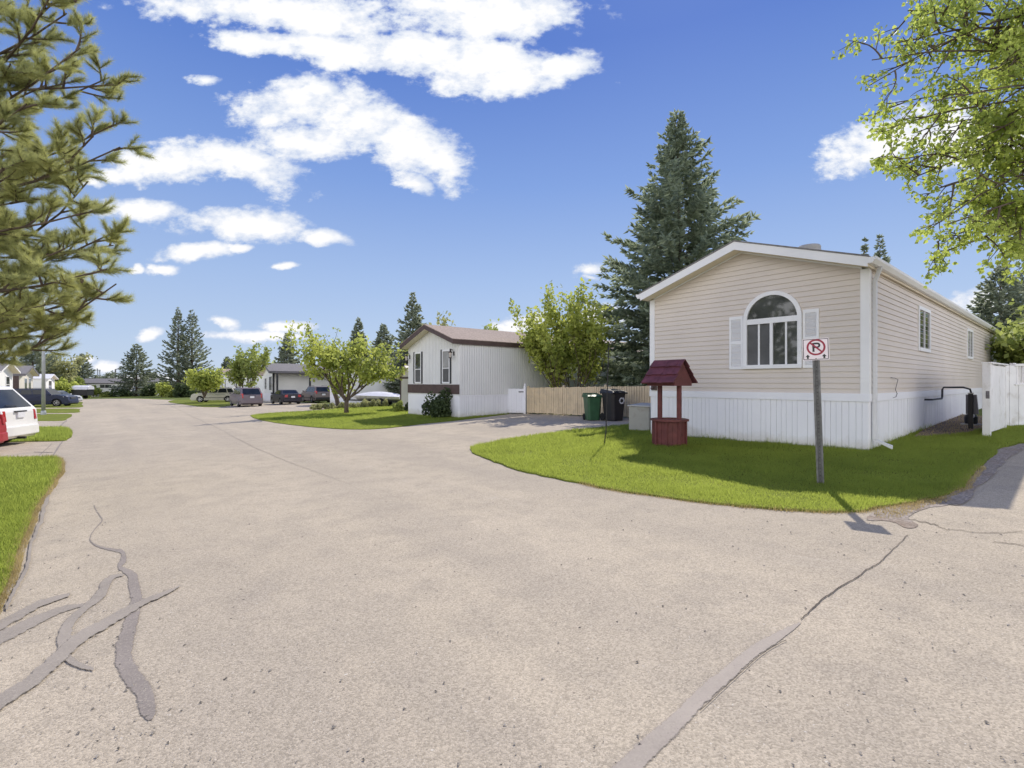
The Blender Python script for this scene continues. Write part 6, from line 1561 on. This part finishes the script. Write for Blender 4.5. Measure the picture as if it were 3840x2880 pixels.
# --- far conifers
far = [
 # px, Z, top, radius, label, kwargs
 (668, 92, 1158, 3.3, 'left one of the tall pair of open spruces beyond the street', dict(sparse=.12, tipup=.55, droop_low=-.25)),
 (720, 94, 1168, 3.9, 'right one of the tall pair of open spruces, broader at its foot', dict(sparse=.10, tipup=.55, droop_low=-.20)),
 (512, 98, 1294, 3.5, 'single dense dark spruce at the far end of the street', dict(skirt=0, low=.01, power=.7)),
 (308, 105, 1330, 3.2, 'dark spruce right of the left hedge, beyond the trailer', dict()),
 (1345, 62, 1200, 1.9, 'spruce top showing above the lawn tree', dict()),
 (1437, 60, 1222, 2.7, 'broad grey-green spruce between the lawn tree and the grey home', dict()),
 (1548, 46, 1110, 2.7, 'slender tall spruce just left of the grey home roof peak', dict(power=1.0)),
 (1075, 80, 1255, 2.6, 'dim spruce left behind the lawn tree', dict()),
 (3242, 46, 905, 1.7, 'left one of the two spruce tops behind the beige roof', dict(power=1.1)),
 (3300, 47, 888, 2.6, 'right one of the two spruce tops behind the beige roof', dict(power=1.1)),
 (3752, 31, 1006, 2.4, 'tall dull spruce beyond the green tree at the right edge', dict(power=.7)),
 (3835, 34, 1030, 2.8, 'spruce cut by the right edge of the view', dict(power=.8)),
 (122, 88, 1296, 3.6, 'dark rounded pine behind the cream-fronted home on the left', dict(power=.45, up=.6)),
 (195, 95, 1330, 2.6, 'dull dark conifer just right of the lamp post', dict(power=.6)),
 (852, 100, 1340, 2.4, 'dark small conifer between two white homes', dict()),
 (1500, 55, 1350, 2.0, 'brownish conifer low beside the grey home', dict(power=.6)),
 (412, 230, 1402, 5.0, 'low dark tree under the refinery towers', dict(power=.5)),
 (385, 240, 1418, 5.0, 'dark far bush left under the refinery towers', dict(power=.45)),
 (570, 112, 1400, 3.0, 'small dark conifer beside the single spruce', dict(power=.6)),
]
for i, (px, Z, top, rad, lab, kw) in enumerate(far):
    s = spot(px, Z)
    conifer('spruce_tree', lab, s, hgt(top, Z, s.x), rad, 100 + i, nwh=28, per=10, twigs=44, m='spruce_far', card=(.58, .085) if Z > 40 else (.45, .065), group='conifers behind the homes', **kw)

# --- large bush tree behind the pickets
s = Vector((2.75, 23.3, gz(2.75)))
broadleaf('leafy_tree', 'bright green many-stemmed tree behind the cream pickets', s,
          [((-.12, 0, 1), 2.95), ((-.34, .02, 1), 2.7), ((.30, .05, 1), 2.6), ((-.66, -.05, 1), 2.4), ((.62, -.08, 1), 2.5), ((.12, -.25, 1), 2.5), ((-.2, .2, 1), 2.6), ((-.95, 0, .9), 2.0), ((1.05, 0, .85), 2.2), ((.45, .1, 1), 2.6), ((-.45, -.12, 1), 2.5)],
          21, leaf=.12, per=20, m='green_bright', depth=3, sig=.13, spread=.36, split=3, trunk_r=.05, up=.95, squash=(1, .75), first=.30, lenf=.68, elong=1.7)
# --- lawn tree
s = G(1300, 1551)
broadleaf('lawn_tree', 'spreading bright tree with a forked dark trunk in the middle of the second lawn', s,
          [((-.12, 0, 1), 1.95), ((.30, -.05, 1), 1.9), ((-.55, .1, .9), 2.0), ((.62, .1, .8), 1.95), ((-.95, -.1, .8), 2.2), ((.12, .3, 1), 1.9), ((-.7, .3, .7), 1.2), ((.95, -.2, .62), 1.7)],
          31, leaf=.135, per=16, m='green_bright', depth=3, sig=.17, spread=.60, split=3, trunk_r=.085, up=.32, first=.36, lenf=.66, z0=.85)
b = MB(); b.tube([s + Vector((0, 0, -.1)), s + Vector((-.02, 0, .3)), s + Vector((0, 0, .75))], [.155, .12, .125], 10)
b.build('trunk', M['bark'], [o for o in COL.objects if o.name.startswith('lawn_tree')][0], smooth=True)
s = G(1271, 1532)
broadleaf('lawn_tree', 'thin tree with sparse upright top just behind the spreading lawn tree', s, [((-.02, 0, 1), 3.2)], 33, leaf=.15, per=9, m='green_mid', depth=3, sig=.22, spread=.5, split=3, trunk_r=.17, up=.55, lenf=.62)
# --- small bright tree by the SUV, tree between the white homes
s = G(765, 1511)
broadleaf('small_tree', 'small round bright green tree in front of the pale beige SUV', s, [((-.25, 0, 1), 1.9), ((.25, 0, 1), 1.8), ((0, .1, 1), 2.1), ((-.5, 0, 1), 1.7), ((.5, 0, 1), 1.7)], 41, leaf=.22, per=22, m='green_bright', depth=2, sig=.30, spread=.55, split=4, trunk_r=.10, up=.30, lenf=.64, z0=.7)
s = spot(915, 52)
broadleaf('leafy_tree', 'tall open tree in front of the white home with black porch posts', s, [((0, 0, 1), 3.5), ((-.55, 0, 1), 3.3), ((.62, 0, 1), 3.4), ((.25, .3, 1), 3.2), ((-.25, -.2, 1), 3.0)], 47, leaf=.22, per=11, m='green_mid', depth=3, sig=.22, spread=.40, split=3, trunk_r=.10, up=.75, lenf=.58)
bl = [(1660, 44, 1160, 'green_pale', 'pale poplar top behind the grey home roof'), (1765, 42, 1188, 'green_mid', 'rounded tree top behind the grey home roof'),
      (228, 92, 1290, 'green_pale', 'tall pale open tree behind the left hedge'), (1020, 85, 1340, 'green_bright', 'bright tree top behind the dark grey porch roof'), (605, 85, 1430, 'green_bright', 'bright low tree beside the far small house'),
      (352, 92, 1440, 'green_mid', 'round clipped small tree in front of the far bungalow')]
for i, (px, Z, top, m, lab) in enumerate(bl):
    s = spot(px, Z); hh = hgt(top, Z, s.x)
    broadleaf('leafy_tree', lab, s, [((0, 0, 1), hh * .50), ((-.4, 0, 1), hh * .42), ((.4, 0, 1), hh * .42)], 60 + i, leaf=.30, per=16, m=m, depth=3, sig=.035 * hh + .12, spread=.5, split=3, trunk_r=.02 * hh, up=.5, lenf=.58, group='trees beyond the homes')
# --- right edge tree
s = Vector((22.8, 20.6, gz(22.8)))
broadleaf('leafy_tree', 'dense green tree behind the white boards at the right edge', s, [((0, 0, 1), 2.3), ((-.5, 0, 1), 2.2), ((.5, .2, 1), 2.2), ((-.3, -.5, 1), 2.2), ((.3, -.4, 1), 2.2), ((-.8, -.2, .8), 2.0)], 51, leaf=.16, per=34, m='green_mid', depth=3, sig=.22, spread=.55, split=3, trunk_r=.12, up=.3, lenf=.66)

# --- shrubs
s = G(1650, 1566)
bush('shrub', 'dark green shrub in front of the grey home skirting', s, .95, .8, 1.75, 3800, .085, 'green_dark', 71, lumps=20, stem=10)
for px, py, w, h, lab in ((1497, 1545, .45, .75, 'rounded olive shrub at the grey home corner, left of the two'), (1524, 1543, .42, .70, 'rounded dark shrub tight against the grey home corner')):
    bush('shrub', lab, G(px, py), w, w, h, 1100, .09, 'green_mid' if px < 1510 else 'green_dark', int(px), lumps=8)
row = [(1180, 1536, .40, .62), (1198, 1536, .34, .6), (1221, 1535, .36, .58), (1246, 1534, .45, .66), (1282, 1532, .42, .6), (1325, 1531, .50, .62), (1350, 1529, .46, .66), (1375, 1528, .50, .72), (1400, 1527, .46, .68), (1422, 1526, .46, .70), (1445, 1525, .44, .72)]
first = None
for i, (px, py, w, h) in enumerate(row):
    o = bush('round_shrub', 'small pale round shrub in the low row along the back of the second lawn', G(px, py), w, w, h, 700, .085, 'green_pale', 300 + i, group='row of round shrubs', lumps=7, stem=3)
for i, (px, Z, w, h, m, lab) in enumerate([(218, 78, 2.4, 4.4, 'green_bright', 'tall bright hedge shrub left of the three on the left roadside'), (258, 80, 2.0, 4.6, 'green_bright', 'middle bright hedge shrub on the left roadside'), (295, 86, 1.8, 4.4, 'green_mid', 'duller hedge shrub next to the cargo trailer'),
                                           (190, 60, .8, 1.8, 'green_pale', 'small pale shrub just right of the lamp post'), (655, 86, 1.6, 2.2, 'green_mid', 'low round shrub under the tall pair of spruces'), (632, 92, 1.6, 2.6, 'green_bright', 'bright shrub left under the tall pair of spruces'), (690, 84, 2.2, 3.0, 'green_dark', 'dark shrub under the tall pair of spruces'), (400, 93, 1.3, 1.6, 'green_mid', 'low shrub against the wall of the far bungalow'), (452, 94, 1.8, 2.6, 'green_dark', 'dark bush at the right end of the far bungalow'), (560, 95, 1.6, 3.2, 'green_dark', 'dark bush right beside the single far spruce')]):
    bush('shrub', lab, spot(px, Z), w, w, h, 2200 if w > 1.5 else 700, .26 if w > 1 else .16, m, 500 + i, lumps=12)

# --- pine leaning in from the left, close by
def pine():
    base = Vector((-9.6, 7.2, gz(-9.6))); t = thing('pine_tree', 'near pine whose long-needled branches hang in from the left edge', 'tree', base)
    r = np.random.default_rng(5); rr = random.Random(5); tb = MB(); sh = []
    tb.tube([base + Vector((0, 0, -.2)), base + Vector((.1, 0, 4)), base + Vector((.0, .1, 9.5))], [.24, .17, .05], 10)
    # main boughs: tip as seen, depth of the tip
    tips = [(535, 325, 6.6), (490, 300, 7.2), (380, 190, 6.2), (330, 60, 6.6), (300, -60, 6.0), (530, 562, 6.3), (500, 480, 7.0), (430, 520, 5.8), (410, 690, 6.5), (340, 640, 7.2), (530, 870, 6.6), (430, 800, 6.0), (505, 930, 7.2), (515, 1075, 6.3), (480, 1020, 5.8),
            (400, 1120, 6.8), (360, 1060, 7.3), (268, 1232, 6.4), (330, 1180, 6.9), (230, 1150, 5.9), (60, 1230, 6.2), (20, 1270, 6.6), (-20, 1180, 5.7), (180, 400, 5.6), (120, 250, 6.0), (150, 560, 6.8), (200, 760, 6.2), (120, 880, 6.9), (60, 1000, 5.8), (90, 640, 5.6), (40, 120, 6.4), (200, 40, 7.2), (100, -120, 6.2), (260, 960, 6.2), (60, 480, 7.0), (250, 330, 6.9)]
    def bough(p0, p1, rad, lev, n):
        d = p1 - p0; L = d.length; pts = []
        sag = Vector((0, 0, -.10 * L)); w1 = Vector((rr.gauss(0, .05), rr.gauss(0, .05), rr.gauss(0, .04))) * L
        for i in range(7):
            s = i / 6; pts.append(p0 + d * s + sag * (4 * s * (1 - s)) * (1 if lev == 0 else .3) + w1 * math.sin(math.pi * s))
        tb.tube(pts, [rad * (1 - .8 * i / 6) + .003 for i in range(7)], 5, cap=False)
        if lev == 2:
            sh.append((pts[3], pts[5] - pts[3])); sh.append((pts[5], pts[6] - pts[4])); sh.append((pts[6], pts[6] - pts[5])); return
        if lev == 1: sh.append((pts[6], pts[6] - pts[5])); sh.append((pts[5], pts[6] - pts[5]))
        for k in range(n):
            s = (.35 if lev == 0 else .25) + (.65 if lev == 0 else .72) * (k + rr.random()) / n
            i = min(5, int(s * 6)); q = pts[i].lerp(pts[i + 1], s * 6 - i); dd = (pts[i + 1] - pts[i]).normalized()
            o = dd.orthogonal(); o.rotate(Matrix.Rotation(rr.uniform(0, 6.283), 3, dd)); o.z *= .55
            nd_ = (dd * rr.uniform(.7, 1.1) + o * rr.uniform(.45, .95) + Vector((0, 0, .22))).normalized()
            ln = (.58 if lev == 0 else .20) * rr.uniform(.6, 1.25) * (1.15 - .5 * s)
            bough(q, q + nd_ * ln, rad * .42, lev + 1, 5)
    for px, py, Z in tips:
        tip = P(px - 80, py - 10, Z); hgt_ = min(9.2, max(2.3, tip.z + .10 * (tip.x - base.x) * rr.uniform(-1.5, .8)))
        p0 = base + Vector((0, 0, hgt_ - base.z))
        bough(p0, tip, .028, 0, 12)
    for k in range(16):                                # the rest of the crown, away from the view
        az = rr.uniform(1.7, 4.6); hz = rr.uniform(2.6, 9.0); Lb = rr.uniform(1.6, 3.2) * (1 - hz / 14)
        p0 = Vector((base.x, base.y, hz)); bough(p0, p0 + Vector((math.cos(az), math.sin(az), .15)) * Lb, .04, 0, 9)
    tb.build('trunk', M['bark'], t, recalc=False)
    P0 = np.array([tuple(a) for a, _ in sh]); D = np.array([tuple(b.normalized()) for _, b in sh]); m_ = len(P0); nn = 96
    P0 = np.repeat(P0, nn, 0); D = np.repeat(D, nn, 0); n = len(P0)
    o = r.normal(size=(n, 3)); o -= D * (o * D).sum(1)[:, None]; o /= np.linalg.norm(o, axis=1)[:, None]
    a = r.uniform(.35, 1.15, n)[:, None]; nd_ = D * np.cos(a) + o * np.sin(a); nd_[:, 2] += .12; nd_ /= np.linalg.norm(nd_, axis=1)[:, None]
    P0 = P0 + D * r.uniform(-.11, .03, n)[:, None]; ln = r.uniform(.06, .11, n)[:, None]
    e = np.cross(nd_, r.normal(size=(n, 3))); e /= np.linalg.norm(e, axis=1)[:, None]
    V = np.stack([P0 - e * .0016, P0 + e * .0016, P0 + nd_ * ln], 1).reshape(-1, 3)
    np_mesh('needles', V, 3, M['pine'], t)
    cn = MB()
    for k in range(26):
        a, b_ = sh[rr.randrange(len(sh))]; cn.lathe([(.004, 0), (.018, -.012), (.02, -.03), (.010, -.055), (0.0, -.06)], Matrix.Translation(a + Vector((0, 0, -.01))), 7)
    cn.build('cones', M['bark'], t, recalc=False)
pine()

# --- poplar reaching in from the upper right
def poplar():
    base = Vector((9.3, 6.4, gz(9.3))); t = thing('poplar_tree', 'glossy-leaved poplar whose branches reach in from the upper right', 'tree', base)
    r = np.random.default_rng(8); rr = random.Random(8); tb = MB(); cl = []
    tb.tube([base + Vector((0, 0, -.2)), base + Vector((-.2, 0, 3)), base + Vector((-.5, .1, 6)), base + Vector((-.4, .2, 11))], [.26, .21, .15, .05], 10)
    tips = [(3195, 245, 6.1), (3186, 340, 6.3), (3250, 410, 6.6), (3290, 180, 6.0), (3210, 515, 6.2), (3285, 620, 6.0), (3340, 690, 6.4), (3471, 720, 6.2), (3560, 700, 6.7), (3656, 690, 6.3), (3405, 922, 6.3), (3440, 965, 6.5), (3480, 900, 6.0), (3540, 980, 6.2), (3600, 930, 6.6), (3703, 950, 6.2), (3780, 880, 6.5), (3350, 520, 7.0), (3420, 400, 5.7), (3420, 250, 6.6), (3400, 90, 6.2), (3330, 60, 6.8), (3300, -40, 6.3), (3480, -40, 6.5),
            (3560, 560, 6.0), (3620, 440, 6.7), (3700, 560, 6.2), (3760, 700, 5.9), (3800, 800, 6.4), (3560, 190, 6.1), (3660, 280, 5.8), (3740, 170, 6.6), (3820, 300, 6.2), (3700, 60, 6.2), (3820, 60, 5.8), (3600, -80, 6.3), (3760, -90, 6.4), (3820, 520, 6.6), (3830, 660, 6.9), (3500, 620, 6.6), (3840, 980, 6.6), (3560, 320, 6.9), (3480, 500, 6.3), (3740, 420, 6.0), (3620, 820, 6.4)]
    def limb(p0, p1, rad, lev, n, fl=.3):
        d = p1 - p0; L = d.length; pts = []; w1 = Vector((rr.gauss(0, .06), rr.gauss(0, .06), rr.gauss(0, .05))) * L
        for i in range(7):
            s = i / 6; pts.append(p0 + d * s + w1 * math.sin(math.pi * s) + Vector((0, 0, (.10 if lev == 0 else .02) * L * 4 * s * (1 - s))))
        tb.tube(pts, [rad * (1 - .82 * i / 6) + .002 for i in range(7)], 5, cap=False)
        if lev == 2:
            for i in (3, 4, 5, 6): cl.append((pts[i], 3 if i < 6 else 5))
            return
        if lev == 1: cl.append((pts[6], 6)); cl.append((pts[5], 4))
        for k in range(n):
            s = fl + (1 - fl) * (k + rr.random()) / n; i = min(5, int(s * 6)); q = pts[i].lerp(pts[i + 1], s * 6 - i); dd = (pts[i + 1] - pts[i]).normalized()
            o = dd.orthogonal(); o.rotate(Matrix.Rotation(rr.uniform(0, 6.283), 3, dd))
            nd_ = (dd * rr.uniform(.6, 1.0) + o * rr.uniform(.5, 1.0) + Vector((0, 0, -.05))).normalized()
            ln = (.62 if lev == 0 else .26) * rr.uniform(.55, 1.2) * (1.15 - .5 * s)
            limb(q, q + nd_ * ln, rad * .4, lev + 1, 4, .2)
    for px, py, Z in tips:
        tip = P(px + 75, py - (60 if py > 800 else 20), Z); hz = min(8.5, max(2.9, tip.z + rr.uniform(-.9, .5))); f = hz / 11
        p0 = Vector((base.x - .4 * min(1, f * 1.6), base.y + .1, hz)); limb(p0, tip, .022 if py % 3 else .032, 0, 8, .45)
    for k in range(14):
        az = rr.uniform(-1.4, 1.4); hz = rr.uniform(3.2, 10.5); p0 = Vector((base.x - .4, base.y + .1, hz))
        limb(p0, p0 + Vector((math.cos(az), math.sin(az), .25)) * rr.uniform(1.4, 2.6), .04, 0, 8)
    tb.build('trunk', M['bark'], t, recalc=False)
    C = np.concatenate([np.repeat(np.array([tuple(a)]), k, 0) for a, k in cl]); C = C + r.normal(0, .036, C.shape) - np.array([0, 0, .03])
    n = len(C); d = r.normal(size=(n, 3)) * .8; d[:, 2] -= .9; d /= np.linalg.norm(d, axis=1)[:, None]
    e = r.normal(size=(n, 3)); e -= d * (e * d).sum(1)[:, None]; e /= np.linalg.norm(e, axis=1)[:, None]
    f = np.cross(d, e); s = r.uniform(.034, .060, n)[:, None]
    # broad leaf with a pointed tip, slightly folded
    v = np.stack([C, C + d * s * .32 + e * s * .48 + f * s * .10, C + d * s * .75 + e * s * .30 + f * s * .06, C + d * s * 1.2, C + d * s * .75 - e * s * .30 + f * s * .06, C + d * s * .32 - e * s * .48 + f * s * .10], 1).reshape(-1, 3)
    np_mesh('leaves', v, 6, M['poplar'], t)
poplar()
